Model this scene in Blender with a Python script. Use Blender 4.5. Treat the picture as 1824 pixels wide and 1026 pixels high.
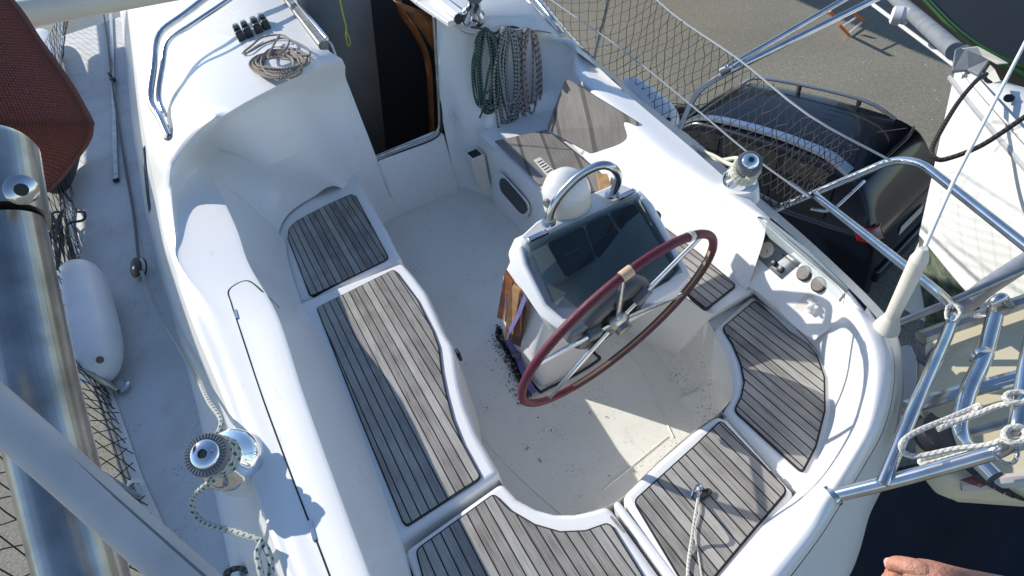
import bpy, bmesh, math, random
from mathutils import Vector, Matrix
from mathutils.bvhtree import BVHTree
rad = math.radians
random.seed(7)
for o in list(bpy.data.objects): bpy.data.objects.remove(o)
SC = bpy.context.scene
C = SC.collection

# ---------------- camera ----------------
CAMZ = 2.2
FPX, PCX, PCY = 1120.0, 912.0, 513.0
_f = Vector((170 - PCX, -330 - PCY, FPX)).normalized()
_s = Vector((4800 - PCX, -1421 - PCY, FPX)); _s = (_s - _f * _s.dot(_f)).normalized()
_u = -(_f.cross(_s))
def ray(px, py):
    c = Vector((px - PCX, py - PCY, FPX)).normalized()
    return Vector((c.dot(_s), c.dot(_f), c.dot(_u)))
def A(px, py, z):
    r = ray(px, py); return Vector((0, 0, CAMZ)) + r * ((z - CAMZ) / r.z)
def AY(px, py, y):
    r = ray(px, py); return Vector((0, 0, CAMZ)) + r * (y / r.y)
def AX(px, py, x):
    r = ray(px, py); return Vector((0, 0, CAMZ)) + r * (x / r.x)
def AD(px, py, d): return Vector((0, 0, CAMZ)) + ray(px, py) * d
def proj(p):
    q = Vector(p) - Vector((0, 0, CAMZ))
    c = Vector([q.x * _s[i] + q.y * _f[i] + q.z * _u[i] for i in range(3)])
    return Vector((PCX + FPX * c.x / c.z, PCY + FPX * c.y / c.z))
cam = bpy.data.cameras.new('camera'); camo = bpy.data.objects.new('camera', cam); C.objects.link(camo)
xr = Vector((_s.x, _f.x, _u.x)); dn = Vector((_s.y, _f.y, _u.y)); fw = Vector((_s.z, _f.z, _u.z))
mw = Matrix((( xr.x, -dn.x, -fw.x, 0), (xr.y, -dn.y, -fw.y, 0), (xr.z, -dn.z, -fw.z, CAMZ), (0, 0, 0, 1)))
camo.matrix_world = mw
cam.sensor_width = 36; cam.lens = 36 * FPX / 1824; cam.clip_start = 0.02; cam.clip_end = 500
SC.camera = camo

# ---------------- light ----------------
SUN = Vector((0.93, -1.45, -1.0))          # direction the light travels
w = bpy.data.worlds.new('World'); SC.world = w; w.use_nodes = True
nt = w.node_tree; bg = nt.nodes['Background']
sky = nt.nodes.new('ShaderNodeTexSky'); sky.sky_type = 'NISHITA'; sky.sun_disc = False
tos = -SUN.normalized()
sky.sun_elevation = math.asin(tos.z); sky.sun_rotation = math.atan2(tos.x, tos.y)
sky.air_density = 1.0; sky.dust_density = 0.2; sky.ozone_density = 3.0
nt.links.new(sky.outputs[0], bg.inputs[0]); bg.inputs[1].default_value = 0.15
sl = bpy.data.lights.new('sun', 'SUN'); sl.energy = 4.4; sl.angle = rad(0.5); sl.color = (1, 0.955, 0.88)
so = bpy.data.objects.new('sun', sl); C.objects.link(so); so.rotation_euler = SUN.to_track_quat('-Z', 'Y').to_euler()
so.location = (-3, 4, 8)
SC.view_settings.view_transform = 'Standard'; SC.view_settings.look = 'None'
SC.view_settings.exposure = 0.2; SC.view_settings.gamma = 1
SC.view_settings.use_curve_mapping = False
SC.cycles.max_bounces = 8; SC.cycles.transparent_max_bounces = 12

# ---------------- materials ----------------
def nodes(m): return m.node_tree.nodes, m.node_tree.links
def mat(name, col, rough=0.5, metal=0.0, noise=0.0, nscale=8.0, bump=0.0, bscale=60.0, spec=0.5, col2=None, coat=0.0):
    m = bpy.data.materials.new(name); m.use_nodes = True; N, L = nodes(m); b = N['Principled BSDF']
    b.inputs['Base Color'].default_value = (*col, 1); b.inputs['Roughness'].default_value = rough
    b.inputs['Metallic'].default_value = metal; b.inputs['Specular IOR Level'].default_value = spec
    if coat: b.inputs['Coat Weight'].default_value = coat; b.inputs['Coat Roughness'].default_value = 0.05
    tc = N.new('ShaderNodeTexCoord')
    if noise or col2:
        n = N.new('ShaderNodeTexNoise'); n.inputs['Scale'].default_value = nscale; n.inputs['Detail'].default_value = 6
        L.new(tc.outputs['Object'], n.inputs['Vector'])
        mx = N.new('ShaderNodeMix'); mx.data_type = 'RGBA'
        c2 = col2 or tuple(c * (1 - noise) for c in col)
        mx.inputs['A'].default_value = (*col, 1); mx.inputs['B'].default_value = (*c2, 1)
        rp = N.new('ShaderNodeValToRGB'); rp.color_ramp.elements[0].position = 0.38; rp.color_ramp.elements[1].position = 0.68
        L.new(n.outputs['Fac'], rp.inputs['Fac']); L.new(rp.outputs['Color'], mx.inputs['Factor'])
        L.new(mx.outputs['Result'], b.inputs['Base Color'])
        mr = N.new('ShaderNodeMapRange'); mr.inputs['To Min'].default_value = max(0.02, rough * 0.85); mr.inputs['To Max'].default_value = min(1, rough * 1.25)
        L.new(n.outputs['Fac'], mr.inputs['Value']); L.new(mr.outputs['Result'], b.inputs['Roughness'])
    if bump:
        n2 = N.new('ShaderNodeTexNoise'); n2.inputs['Scale'].default_value = bscale; n2.inputs['Detail'].default_value = 3
        L.new(tc.outputs['Object'], n2.inputs['Vector'])
        bp = N.new('ShaderNodeBump'); bp.inputs['Strength'].default_value = bump; bp.inputs['Distance'].default_value = 0.01
        L.new(n2.outputs['Fac'], bp.inputs['Height']); L.new(bp.outputs['Normal'], b.inputs['Normal'])
    return m
def gelcoat(name, col, dirt, dscale=3.0, specks=0.0, tread=0.0, rough=0.28, dcol=(0.36, 0.31, 0.24)):
    """white gelcoat: faint blotchy grime, fine specks of dirt, optional non-skid bump"""
    m = bpy.data.materials.new(name); m.use_nodes = True; N, L = nodes(m); b = N['Principled BSDF']
    tc = N.new('ShaderNodeTexCoord'); n = N.new('ShaderNodeTexNoise'); n.inputs['Scale'].default_value = dscale
    n.inputs['Detail'].default_value = 8; n.inputs['Roughness'].default_value = 0.65; L.new(tc.outputs['Object'], n.inputs['Vector'])
    r = N.new('ShaderNodeValToRGB'); r.color_ramp.elements[0].position = 0.45; r.color_ramp.elements[1].position = 0.85
    L.new(n.outputs['Fac'], r.inputs['Fac'])
    k = N.new('ShaderNodeMath'); k.operation = 'MULTIPLY'; k.inputs[1].default_value = dirt; L.new(r.outputs['Color'], k.inputs[0])
    mx = N.new('ShaderNodeMix'); mx.data_type = 'RGBA'; mx.inputs['A'].default_value = (*col, 1); mx.inputs['B'].default_value = (*dcol, 1)
    L.new(k.outputs[0], mx.inputs['Factor']); out = mx.outputs['Result']
    sm_ = N.new('ShaderNodeMapping'); sm_.inputs['Scale'].default_value = (22, 5, 9); sm_.inputs['Rotation'].default_value = (0.3, 0.2, 0.5); L.new(tc.outputs['Object'], sm_.inputs['Vector'])
    sn = N.new('ShaderNodeTexNoise'); sn.inputs['Scale'].default_value = 1; sn.inputs['Detail'].default_value = 10; sn.inputs['Roughness'].default_value = 0.75; L.new(sm_.outputs['Vector'], sn.inputs['Vector'])
    sr = N.new('ShaderNodeMapRange'); sr.inputs['From Min'].default_value = 0.60; sr.inputs['From Max'].default_value = 0.72; sr.inputs['To Max'].default_value = 0.22 + dirt * 0.4; L.new(sn.outputs['Fac'], sr.inputs['Value'])
    sx = N.new('ShaderNodeMix'); sx.data_type = 'RGBA'; sx.inputs['B'].default_value = (0.30, 0.27, 0.22, 1); L.new(sr.outputs['Result'], sx.inputs['Factor']); L.new(out, sx.inputs['A']); out = sx.outputs['Result']
    if specks:
        s = N.new('ShaderNodeTexNoise'); s.inputs['Scale'].default_value = 150; s.inputs['Detail'].default_value = 3; L.new(tc.outputs['Object'], s.inputs['Vector'])
        g = N.new('ShaderNodeTexNoise'); g.inputs['Scale'].default_value = 5; g.inputs['Detail'].default_value = 3; L.new(tc.outputs['Object'], g.inputs['Vector'])
        a = N.new('ShaderNodeMath'); a.operation = 'MULTIPLY_ADD'; a.inputs[1].default_value = 0.45; L.new(g.outputs['Fac'], a.inputs[0]); L.new(s.outputs['Fac'], a.inputs[2])
        r2 = N.new('ShaderNodeValToRGB'); r2.color_ramp.elements[0].position = 0.93 - 0.05 * specks; r2.color_ramp.elements[1].position = 0.97
        L.new(a.outputs[0], r2.inputs['Fac'])
        m2 = N.new('ShaderNodeMix'); m2.data_type = 'RGBA'; m2.inputs['B'].default_value = (0.06, 0.05, 0.04, 1)
        k2 = N.new('ShaderNodeMath'); k2.operation = 'MULTIPLY'; k2.inputs[1].default_value = 0.85; L.new(r2.outputs['Color'], k2.inputs[0])
        L.new(out, m2.inputs['A']); L.new(k2.outputs[0], m2.inputs['Factor']); out = m2.outputs['Result']
    L.new(out, b.inputs['Base Color'])
    b.inputs['Roughness'].default_value = rough
    bp = N.new('ShaderNodeBump'); bp.inputs['Distance'].default_value = 0.004
    if tread:
        v = N.new('ShaderNodeTexVoronoi'); v.inputs['Scale'].default_value = 260; L.new(tc.outputs['Object'], v.inputs['Vector'])
        L.new(v.outputs['Distance'], bp.inputs['Height']); bp.inputs['Strength'].default_value = tread; bp.inputs['Distance'].default_value = 0.0015
    else:
        v = N.new('ShaderNodeTexNoise'); v.inputs['Scale'].default_value = 9; L.new(tc.outputs['Object'], v.inputs['Vector'])
        L.new(v.outputs['Fac'], bp.inputs['Height']); bp.inputs['Strength'].default_value = 0.12
    L.new(bp.outputs['Normal'], b.inputs['Normal'])
    return m
def teak(name, pitch=0.0318, ang=0.0, off=0.0, c1=(0.43, 0.41, 0.375), c2=(0.125, 0.115, 0.105), seam=(0.02, 0.02, 0.022)):
    """weathered grey teak laid in planks with dark caulked seams, planks run fore and aft"""
    m = bpy.data.materials.new(name); m.use_nodes = True; N, L = nodes(m); b = N['Principled BSDF']
    tc = N.new('ShaderNodeTexCoord'); mp = N.new('ShaderNodeMapping'); mp.inputs['Rotation'].default_value = (0, 0, ang); mp.inputs['Location'].default_value = (off, 0, 0)
    L.new(tc.outputs['Object'], mp.inputs['Vector'])
    sp = N.new('ShaderNodeSeparateXYZ'); L.new(mp.outputs['Vector'], sp.inputs[0])
    d = N.new('ShaderNodeMath'); d.operation = 'DIVIDE'; d.inputs[1].default_value = pitch; L.new(sp.outputs['X'], d.inputs[0])
    fr = N.new('ShaderNodeMath'); fr.operation = 'FRACT'; L.new(d.outputs[0], fr.inputs[0])
    fl = N.new('ShaderNodeMath'); fl.operation = 'FLOOR'; L.new(d.outputs[0], fl.inputs[0])
    c = N.new('ShaderNodeMath'); c.operation = 'SUBTRACT'; c.inputs[1].default_value = 0.5; L.new(fr.outputs[0], c.inputs[0])
    ab = N.new('ShaderNodeMath'); ab.operation = 'ABSOLUTE'; L.new(c.outputs[0], ab.inputs[0])
    sm = N.new('ShaderNodeMapRange'); sm.inputs['From Min'].default_value = 0.425; sm.inputs['From Max'].default_value = 0.45; L.new(ab.outputs[0], sm.inputs['Value'])
    wn = N.new('ShaderNodeTexWhiteNoise'); wn.noise_dimensions = '1D'; L.new(fl.outputs[0], wn.inputs['W'])
    # grain, stretched along the plank
    mp2 = N.new('ShaderNodeMapping'); mp2.inputs['Scale'].default_value = (260, 9, 9); L.new(mp.outputs['Vector'], mp2.inputs['Vector'])
    gr = N.new('ShaderNodeTexNoise'); gr.inputs['Scale'].default_value = 1; gr.inputs['Detail'].default_value = 6; L.new(mp2.outputs['Vector'], gr.inputs['Vector'])
    bl = N.new('ShaderNodeTexNoise'); bl.inputs['Scale'].default_value = 7; bl.inputs['Detail'].default_value = 5; L.new(tc.outputs['Object'], bl.inputs['Vector'])
    s1 = N.new('ShaderNodeMath'); s1.operation = 'MULTIPLY_ADD'; s1.inputs[1].default_value = 0.95; L.new(gr.outputs['Fac'], s1.inputs[0])
    s2 = N.new('ShaderNodeMath'); s2.operation = 'MULTIPLY_ADD'; s2.inputs[1].default_value = 0.75; s2.inputs[2].default_value = -0.50; L.new(bl.outputs['Fac'], s2.inputs[0])
    s3 = N.new('ShaderNodeMath'); s3.operation = 'MULTIPLY_ADD'; s3.inputs[1].default_value = 0.38; L.new(wn.outputs['Value'], s3.inputs[0]); L.new(s2.outputs[0], s3.inputs[2])
    L.new(s3.outputs[0], s1.inputs[2])
    rp = N.new('ShaderNodeValToRGB'); rp.color_ramp.elements[0].position = 0.25; rp.color_ramp.elements[1].position = 0.95
    rp.color_ramp.elements[0].color = (*c1, 1); rp.color_ramp.elements[1].color = (*c2, 1); L.new(s1.outputs[0], rp.inputs['Fac'])
    mx = N.new('ShaderNodeMix'); mx.data_type = 'RGBA'; mx.inputs['B'].default_value = (*seam, 1)
    wb_ = N.new('ShaderNodeTexNoise'); wb_.inputs['Scale'].default_value = 4.5; wb_.inputs['Detail'].default_value = 8; wb_.inputs['Roughness'].default_value = 0.7; L.new(tc.outputs['Object'], wb_.inputs['Vector'])
    wr_ = N.new('ShaderNodeMapRange'); wr_.inputs['From Min'].default_value = 0.5; wr_.inputs['From Max'].default_value = 0.72; wr_.inputs['To Max'].default_value = 0.25; L.new(wb_.outputs['Fac'], wr_.inputs['Value'])
    wm = N.new('ShaderNodeMix'); wm.data_type = 'RGBA'; wm.inputs['B'].default_value = (0.24, 0.175, 0.12, 1); L.new(wr_.outputs['Result'], wm.inputs['Factor']); L.new(rp.outputs['Color'], wm.inputs['A'])
    L.new(sm.outputs['Result'], mx.inputs['Factor']); L.new(wm.outputs['Result'], mx.inputs['A']); L.new(mx.outputs['Result'], b.inputs['Base Color'])
    b.inputs['Roughness'].default_value = 0.8; b.inputs['Specular IOR Level'].default_value = 0.25
    h = N.new('ShaderNodeMath'); h.operation = 'MULTIPLY_ADD'; h.inputs[1].default_value = -1.2; L.new(sm.outputs['Result'], h.inputs[0]); L.new(gr.outputs['Fac'], h.inputs[2])
    bp = N.new('ShaderNodeBump'); bp.inputs['Strength'].default_value = 0.7; bp.inputs['Distance'].default_value = 0.0022
    L.new(h.outputs[0], bp.inputs['Height']); L.new(bp.outputs['Normal'], b.inputs['Normal'])
    return m
def ropemat(name, col, fleck, amount=0.35, freq=55.0, twist=1.0):
    """braided rope: UV v runs along the rope in metres, u around it"""
    m = bpy.data.materials.new(name); m.use_nodes = True; N, L = nodes(m); b = N['Principled BSDF']
    uv = N.new('ShaderNodeUVMap'); sp = N.new('ShaderNodeSeparateXYZ'); L.new(uv.outputs[0], sp.inputs[0])
    def wave(sgn):
        a = N.new('ShaderNodeMath'); a.operation = 'MULTIPLY'; a.inputs[1].default_value = freq; L.new(sp.outputs['Y'], a.inputs[0])
        k = N.new('ShaderNodeMath'); k.operation = 'MULTIPLY_ADD'; k.inputs[1].default_value = sgn * twist; L.new(sp.outputs['X'], k.inputs[0]); L.new(a.outputs[0], k.inputs[2])
        f = N.new('ShaderNodeMath'); f.operation = 'FRACT'; L.new(k.outputs[0], f.inputs[0]); return f
    w1 = wave(1); w2 = wave(-1)
    lt = N.new('ShaderNodeMath'); lt.operation = 'LESS_THAN'; lt.inputs[1].default_value = amount; L.new(w1.outputs[0], lt.inputs[0])
    lt2 = N.new('ShaderNodeMath'); lt2.operation = 'LESS_THAN'; lt2.inputs[1].default_value = 0.6; L.new(w2.outputs[0], lt2.inputs[0])
    ml = N.new('ShaderNodeMath'); ml.operation = 'MULTIPLY'; L.new(lt.outputs[0], ml.inputs[0]); L.new(lt2.outputs[0], ml.inputs[1])
    mx = N.new('ShaderNodeMix'); mx.data_type = 'RGBA'; mx.inputs['A'].default_value = (*col, 1); mx.inputs['B'].default_value = (*fleck, 1)
    L.new(ml.outputs[0], mx.inputs['Factor']); L.new(mx.outputs['Result'], b.inputs['Base Color']); b.inputs['Roughness'].default_value = 0.85
    bp = N.new('ShaderNodeBump'); bp.inputs['Strength'].default_value = 0.8; bp.inputs['Distance'].default_value = 0.002
    pw = N.new('ShaderNodeMath'); pw.operation = 'PINGPONG'; pw.inputs[1].default_value = 0.5; L.new(w1.outputs[0], pw.inputs[0])
    L.new(pw.outputs[0], bp.inputs['Height']); L.new(bp.outputs['Normal'], b.inputs['Normal'])
    return m
def tinted(name, tint, gloss=0.06):
    m = bpy.data.materials.new(name); m.use_nodes = True; N, L = nodes(m); N.remove(N['Principled BSDF']); out = N['Material Output']
    t = N.new('ShaderNodeBsdfTransparent'); t.inputs[0].default_value = (*tint, 1); g = N.new('ShaderNodeBsdfGlossy'); g.inputs['Roughness'].default_value = 0.03
    f = N.new('ShaderNodeFresnel'); f.inputs[0].default_value = 1.45; mx = N.new('ShaderNodeMixShader')
    L.new(f.outputs[0], mx.inputs[0]); L.new(t.outputs[0], mx.inputs[1]); L.new(g.outputs[0], mx.inputs[2]); L.new(mx.outputs[0], out.inputs[0]); return m
def glassmat(name, tint, alpha=0.5, rough=0.03):
    m = bpy.data.materials.new(name); m.use_nodes = True; N, L = nodes(m); b = N['Principled BSDF']
    b.inputs['Base Color'].default_value = (*tint, 1); b.inputs['Roughness'].default_value = rough; b.inputs['Alpha'].default_value = alpha
    return m
M = {}
M['gel'] = gelcoat('white_gelcoat', (0.84, 0.83, 0.81), 0.07)
M['geltop'] = gelcoat('cabin_top_gelcoat', (0.74, 0.73, 0.70), 0.2, 6, specks=0.3, rough=0.5)
M['geltread'] = gelcoat('nonskid_gelcoat', (0.76, 0.75, 0.72), 0.12, tread=0.5, rough=0.45, specks=0.35)
M['floor'] = gelcoat('cockpit_floor_gelcoat', (0.80, 0.78, 0.71), 0.30, 2.2, specks=1.0, tread=0.3, rough=0.5, dcol=(0.45, 0.38, 0.26))
M['deck'] = gelcoat('grimy_side_deck', (0.60, 0.61, 0.61), 0.6, 3.5, specks=1.0, tread=0.5, rough=0.6)
M['hull'] = gelcoat('hull_gelcoat', (0.72, 0.72, 0.70), 0.25, 1.5)
M['teak'] = teak('weathered_teak')
M['teak2'] = teak('weathered_teak_narrow', 0.0318, 0.0, 0.01)
M['caulk'] = mat('black_caulk', (0.018, 0.018, 0.02), 0.7)
M['dark'] = mat('black_rubber', (0.015, 0.015, 0.017), 0.6)
M['gap'] = mat('dark_gap', (0.02, 0.02, 0.02), 0.9)
M['steel'] = mat('polished_stainless', (0.72, 0.72, 0.72), 0.14, 1.0, noise=0.25, nscale=14)
M['steeld'] = mat('dull_stainless', (0.42, 0.41, 0.39), 0.33, 1.0, noise=0.4, nscale=20)
M['alu'] = mat('grimy_aluminium', (0.30, 0.30, 0.29), 0.5, 0.7, noise=0.5, nscale=20)
M['chrome'] = mat('chrome', (0.85, 0.86, 0.88), 0.06, 1.0)
M['black'] = mat('black_plastic', (0.02, 0.02, 0.024), 0.4)
M['greyp'] = mat('grey_plastic', (0.16, 0.17, 0.18), 0.5, noise=0.2)
M['whitep'] = mat('white_plastic', (0.78, 0.78, 0.76), 0.3, noise=0.06)
M['creamp'] = mat('cream_plastic', (0.74, 0.70, 0.60), 0.4, noise=0.1)
M['vinyl'] = mat('fender_vinyl', (0.74, 0.75, 0.76), 0.35, noise=0.12, nscale=5, bump=0.05, bscale=15)
M['leather'] = mat('burgundy_leather', (0.125, 0.009, 0.030), 0.5, noise=0.25, nscale=25, bump=0.25, bscale=300)
M['leatherd'] = mat('dark_leather', (0.055, 0.018, 0.028), 0.5, noise=0.3, nscale=40, bump=0.25, bscale=300)
M['tan'] = mat('tan_cord', (0.62, 0.44, 0.28), 0.8)
M['glass'] = tinted('green_tinted_acrylic', (0.74, 0.78, 0.77))
M['consolegrey'] = mat('console_grey', (0.44, 0.48, 0.47), 0.5)
M['greyd'] = mat('dark_grey_plastic', (0.065, 0.07, 0.075), 0.45)
M['clear'] = glassmat('clear_acrylic', (0.45, 0.52, 0.52), 0.35)
M['asphalt'] = mat('worn_asphalt', (0.25, 0.233, 0.185), 0.9, col2=(0.215, 0.202, 0.165), nscale=0.5, bump=0.6, bscale=45)
def _asph():
    m = M['asphalt']; N, L = nodes(m); b = N['Principled BSDF']; tc = [n for n in N if n.type == 'TEX_COORD'][0]
    mx = [n for n in N if n.type == 'MIX'][0]
    g = N.new('ShaderNodeTexNoise'); g.inputs['Scale'].default_value = 55; g.inputs['Detail'].default_value = 4; L.new(tc.outputs['Object'], g.inputs['Vector'])
    r = N.new('ShaderNodeMapRange'); r.inputs['From Min'].default_value = 0.35; r.inputs['From Max'].default_value = 0.7; r.inputs['To Min'].default_value = 0.7; r.inputs['To Max'].default_value = 1.35
    L.new(g.outputs['Fac'], r.inputs['Value'])
    vm = N.new('ShaderNodeVectorMath'); vm.operation = 'SCALE'; L.new(mx.outputs['Result'], vm.inputs[0]); L.new(r.outputs['Result'], vm.inputs['Scale'])
    sp = N.new('ShaderNodeTexVoronoi'); sp.inputs['Scale'].default_value = 5.5; L.new(tc.outputs['Object'], sp.inputs['Vector'])
    lt = N.new('ShaderNodeMath'); lt.operation = 'LESS_THAN'; lt.inputs[1].default_value = 0.07; L.new(sp.outputs['Distance'], lt.inputs[0])
    wm = N.new('ShaderNodeMix'); wm.data_type = 'RGBA'; wm.inputs['B'].default_value = (0.55, 0.53, 0.48, 1); L.new(vm.outputs[0], wm.inputs['A']); L.new(lt.outputs[0], wm.inputs['Factor'])
    L.new(wm.outputs['Result'], b.inputs['Base Color'])
_asph()
M['carpaint'] = mat('dark_blue_car_paint', (0.004, 0.006, 0.013), 0.3, 0.0, spec=0.4, coat=0.45)
M['carglass'] = mat('dark_car_glass', (0.008, 0.01, 0.012), 0.05, 0.0, spec=0.8)
M['windshield'] = glassmat('windscreen_glass', (0.05, 0.12, 0.14), 0.75)
M['tail'] = mat('red_lamp_lens', (0.16, 0.005, 0.007), 0.15, coat=0.6)
M['tyre'] = mat('tyre_rubber', (0.02, 0.02, 0.02), 0.8)
M['silver'] = mat('silver_trim', (0.55, 0.57, 0.6), 0.2, 0.9)
M['nhull'] = gelcoat('neighbour_gelcoat', (0.74, 0.735, 0.70), 0.15, 1.0)
M['antifoul'] = mat('mossy_antifouling', (0.035, 0.05, 0.05), 0.9, col2=(0.20, 0.24, 0.16), nscale=9, bump=0.4, bscale=30)
M['cream'] = gelcoat('cream_gelcoat', (0.72, 0.64, 0.44), 0.18, 1.6)
M['redmesh'] = mat('red_brown_mesh_fabric', (0.15, 0.022, 0.018), 0.85, bump=0.3, bscale=80)
def _weave():
    m = M['redmesh']; N, L = nodes(m); b = N['Principled BSDF']; uv = N.new('ShaderNodeUVMap')
    mp = N.new('ShaderNodeMapping'); mp.inputs['Scale'].default_value = (110, 150, 1); mp.inputs['Rotation'].default_value = (0, 0, 0.1); L.new(uv.outputs[0], mp.inputs['Vector'])
    v = N.new('ShaderNodeTexVoronoi'); v.inputs['Scale'].default_value = 1.0; v.inputs['Randomness'].default_value = 0.18; L.new(mp.outputs['Vector'], v.inputs['Vector'])
    rp = N.new('ShaderNodeValToRGB'); rp.color_ramp.elements[0].color = (0.24, 0.05, 0.035, 1); rp.color_ramp.elements[1].color = (0.045, 0.008, 0.008, 1)
    rp.color_ramp.elements[0].position = 0.2; rp.color_ramp.elements[1].position = 0.6
    L.new(v.outputs['Distance'], rp.inputs['Fac']); L.new(rp.outputs['Color'], b.inputs['Base Color'])
    bp = N.new('ShaderNodeBump'); bp.inputs['Strength'].default_value = 1.0; bp.inputs['Distance'].default_value = 0.003; bp.invert = True
    L.new(v.outputs['Distance'], bp.inputs['Height']); L.new(bp.outputs['Normal'], b.inputs['Normal'])
_weave()
M['wood'] = mat('varnished_mahogany', (0.32, 0.11, 0.03), 0.3, noise=0.5, nscale=12)
M['woodl'] = mat('light_wood', (0.46, 0.27, 0.12), 0.5, noise=0.35, nscale=18)
M['ply'] = teak('weathered_board', 0.13, 0.35, 0.0, (0.27, 0.25, 0.23), (0.14, 0.13, 0.12), (0.12, 0.11, 0.10))
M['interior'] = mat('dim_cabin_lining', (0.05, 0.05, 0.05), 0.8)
M['panelgrey'] = mat('grey_cabin_panel', (0.16, 0.16, 0.155), 0.6, noise=0.1)
M['purple'] = mat('purple_webbing', (0.13, 0.12, 0.30), 0.7, bump=0.3, bscale=200)
M['fuzz'] = mat('dark_dirt', (0.02, 0.02, 0.018), 1.0)
M['net'] = mat('dark_net_cord', (0.025, 0.025, 0.028), 0.8)
M['orange'] = mat('orange_paint', (0.75, 0.16, 0.03), 0.5)
M['green'] = mat('green_paint', (0.02, 0.16, 0.05), 0.6)
M['brightgreen'] = mat('bright_green_plastic', (0.06, 0.6, 0.05), 0.5)
M['skin'] = mat('skin', (0.55, 0.27, 0.18), 0.55, col2=(0.42, 0.17, 0.11), nscale=28, bump=0.35, bscale=170)
M['skin'].node_tree.nodes['Principled BSDF'].inputs['Subsurface Weight'].default_value = 0.1
M['nail'] = mat('fingernail', (0.68, 0.42, 0.34), 0.3)
M['r_green'] = ropemat('green_rope', (0.028, 0.062, 0.050), (0.22, 0.30, 0.26), 0.3, 60)
M['r_grey'] = ropemat('grey_fleck_rope', (0.30, 0.31, 0.30), (0.05, 0.06, 0.06), 0.5, 45)
M['r_brown'] = ropemat('brown_fleck_rope', (0.38, 0.34, 0.32), (0.11, 0.05, 0.04), 0.45, 28)
M['r_beige'] = ropemat('weathered_beige_rope', (0.34, 0.29, 0.24), (0.12, 0.10, 0.08), 0.45, 60)
M['r_white'] = ropemat('cream_rope', (0.62, 0.61, 0.50), (0.30, 0.30, 0.22), 0.3, 70)
M['r_sheet'] = ropemat('white_sheet_green_fleck', (0.46, 0.47, 0.43), (0.05, 0.12, 0.09), 0.38, 38, 2)
M['r_twist'] = ropemat('three_strand_rope', (0.60, 0.58, 0.52), (0.36, 0.34, 0.30), 0.3, 70, 3)
M['r_black'] = ropemat('black_rope', (0.02, 0.018, 0.018), (0.06, 0.05, 0.045), 0.4, 30)
M['r_dark'] = ropemat('dirty_dark_rope', (0.05, 0.05, 0.05), (0.13, 0.13, 0.12), 0.4, 40)
M['r_neon'] = mat('yellow_green_cord', (0.35, 0.42, 0.03), 0.7)
M['greyl'] = mat('grey_lettering', (0.28, 0.29, 0.30), 0.6)
M['gaugeface'] = mat('gauge_dial', (0.10, 0.085, 0.08), 0.4, noise=0.4, nscale=60)
M['wire'] = mat('lifeline_wire', (0.45, 0.47, 0.48), 0.35, 0.6)
M['alutrack'] = mat('anodised_track', (0.42, 0.44, 0.46), 0.4, 0.5, noise=0.2)
M['shadegel'] = gelcoat('recess_gelcoat', (0.66, 0.66, 0.66), 0.2)
M['greyc'] = mat('slate_lever', (0.10, 0.13, 0.16), 0.35)
M['rustdark'] = mat('grimy_hole', (0.16, 0.10, 0.08), 0.8)
M['steelb'] = mat('brushed_stainless_near', (0.46, 0.455, 0.44), 0.3, 1.0, noise=0.45, nscale=30)
def _brushed():
    m = M['steelb']; N, L = nodes(m); b = N['Principled BSDF']; uv = N.new('ShaderNodeUVMap'); mp = N.new('ShaderNodeMapping'); mp.inputs['Scale'].default_value = (11, .5, 1)
    L.new(uv.outputs[0], mp.inputs['Vector']); n = N.new('ShaderNodeTexNoise'); n.inputs['Scale'].default_value = 1; n.inputs['Detail'].default_value = 4; L.new(mp.outputs['Vector'], n.inputs['Vector'])
    bp = N.new('ShaderNodeBump'); bp.inputs['Strength'].default_value = 0.3; bp.inputs['Distance'].default_value = 0.004; L.new(n.outputs['Fac'], bp.inputs['Height']); L.new(bp.outputs['Normal'], b.inputs['Normal'])
_brushed()
M['tubegrey'] = mat('scuffed_pale_plastic', (0.52, 0.51, 0.52), 0.5, noise=0.15, nscale=30)
M['greymetal'] = mat('grey_galvanised', (0.22, 0.24, 0.26), 0.6, noise=0.25, nscale=8)
M['greypipe'] = mat('grey_pipe_plastic', (0.26, 0.28, 0.32), 0.5, noise=0.3, nscale=20)
M['greylight'] = mat('pale_grey_moulding', (0.45, 0.46, 0.47), 0.5, noise=0.15)
M['alulight'] = mat('pale_aluminium', (0.62, 0.62, 0.60), 0.4, 0.4, noise=0.2)
M['darkhull'] = mat('dark_hull_paint', (0.005, 0.007, 0.008), 0.6)
M['bluetarp'] = mat('blue_tarpaulin', (0.02, 0.035, 0.12), 0.6, bump=0.5, bscale=8)
M['railblue'] = mat('satin_roof_trim', (0.50, 0.58, 0.70), 0.25, 0.85)
M['windscreen'] = mat('greenish_windscreen', (0.015, 0.05, 0.06), 0.06, spec=0.8)
M['r_cordw'] = ropemat('white_cord', (0.66, 0.64, 0.57), (0.35, 0.34, 0.30), 0.3, 90)
M['r_redwhite'] = ropemat('red_and_white_line', (0.55, 0.50, 0.45), (0.28, 0.10, 0.09), 0.4, 5)
M['panelsteel'] = mat('weathered_panel', (0.26, 0.28, 0.29), 0.4, 0.3, noise=0.3, nscale=40)
M['woodd'] = mat('dark_varnished_wood', (0.12, 0.05, 0.02), 0.4, noise=0.4, nscale=18)
M['tarp'] = mat('dark_tarpaulin', (0.014, 0.017, 0.020), 0.8, col2=(0.012, 0.018, 0.038), nscale=1.6, bump=0.6, bscale=5)  # near-black base puts the hull's shade on the ground into the colour
M['rust'] = glassmat('rust_stain', (0.60, 0.32, 0.10), 0.14, 0.6)
M['r_grime'] = ropemat('grimy_rope', (0.22, 0.22, 0.21), (0.08, 0.08, 0.08), 0.4, 50)

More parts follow.
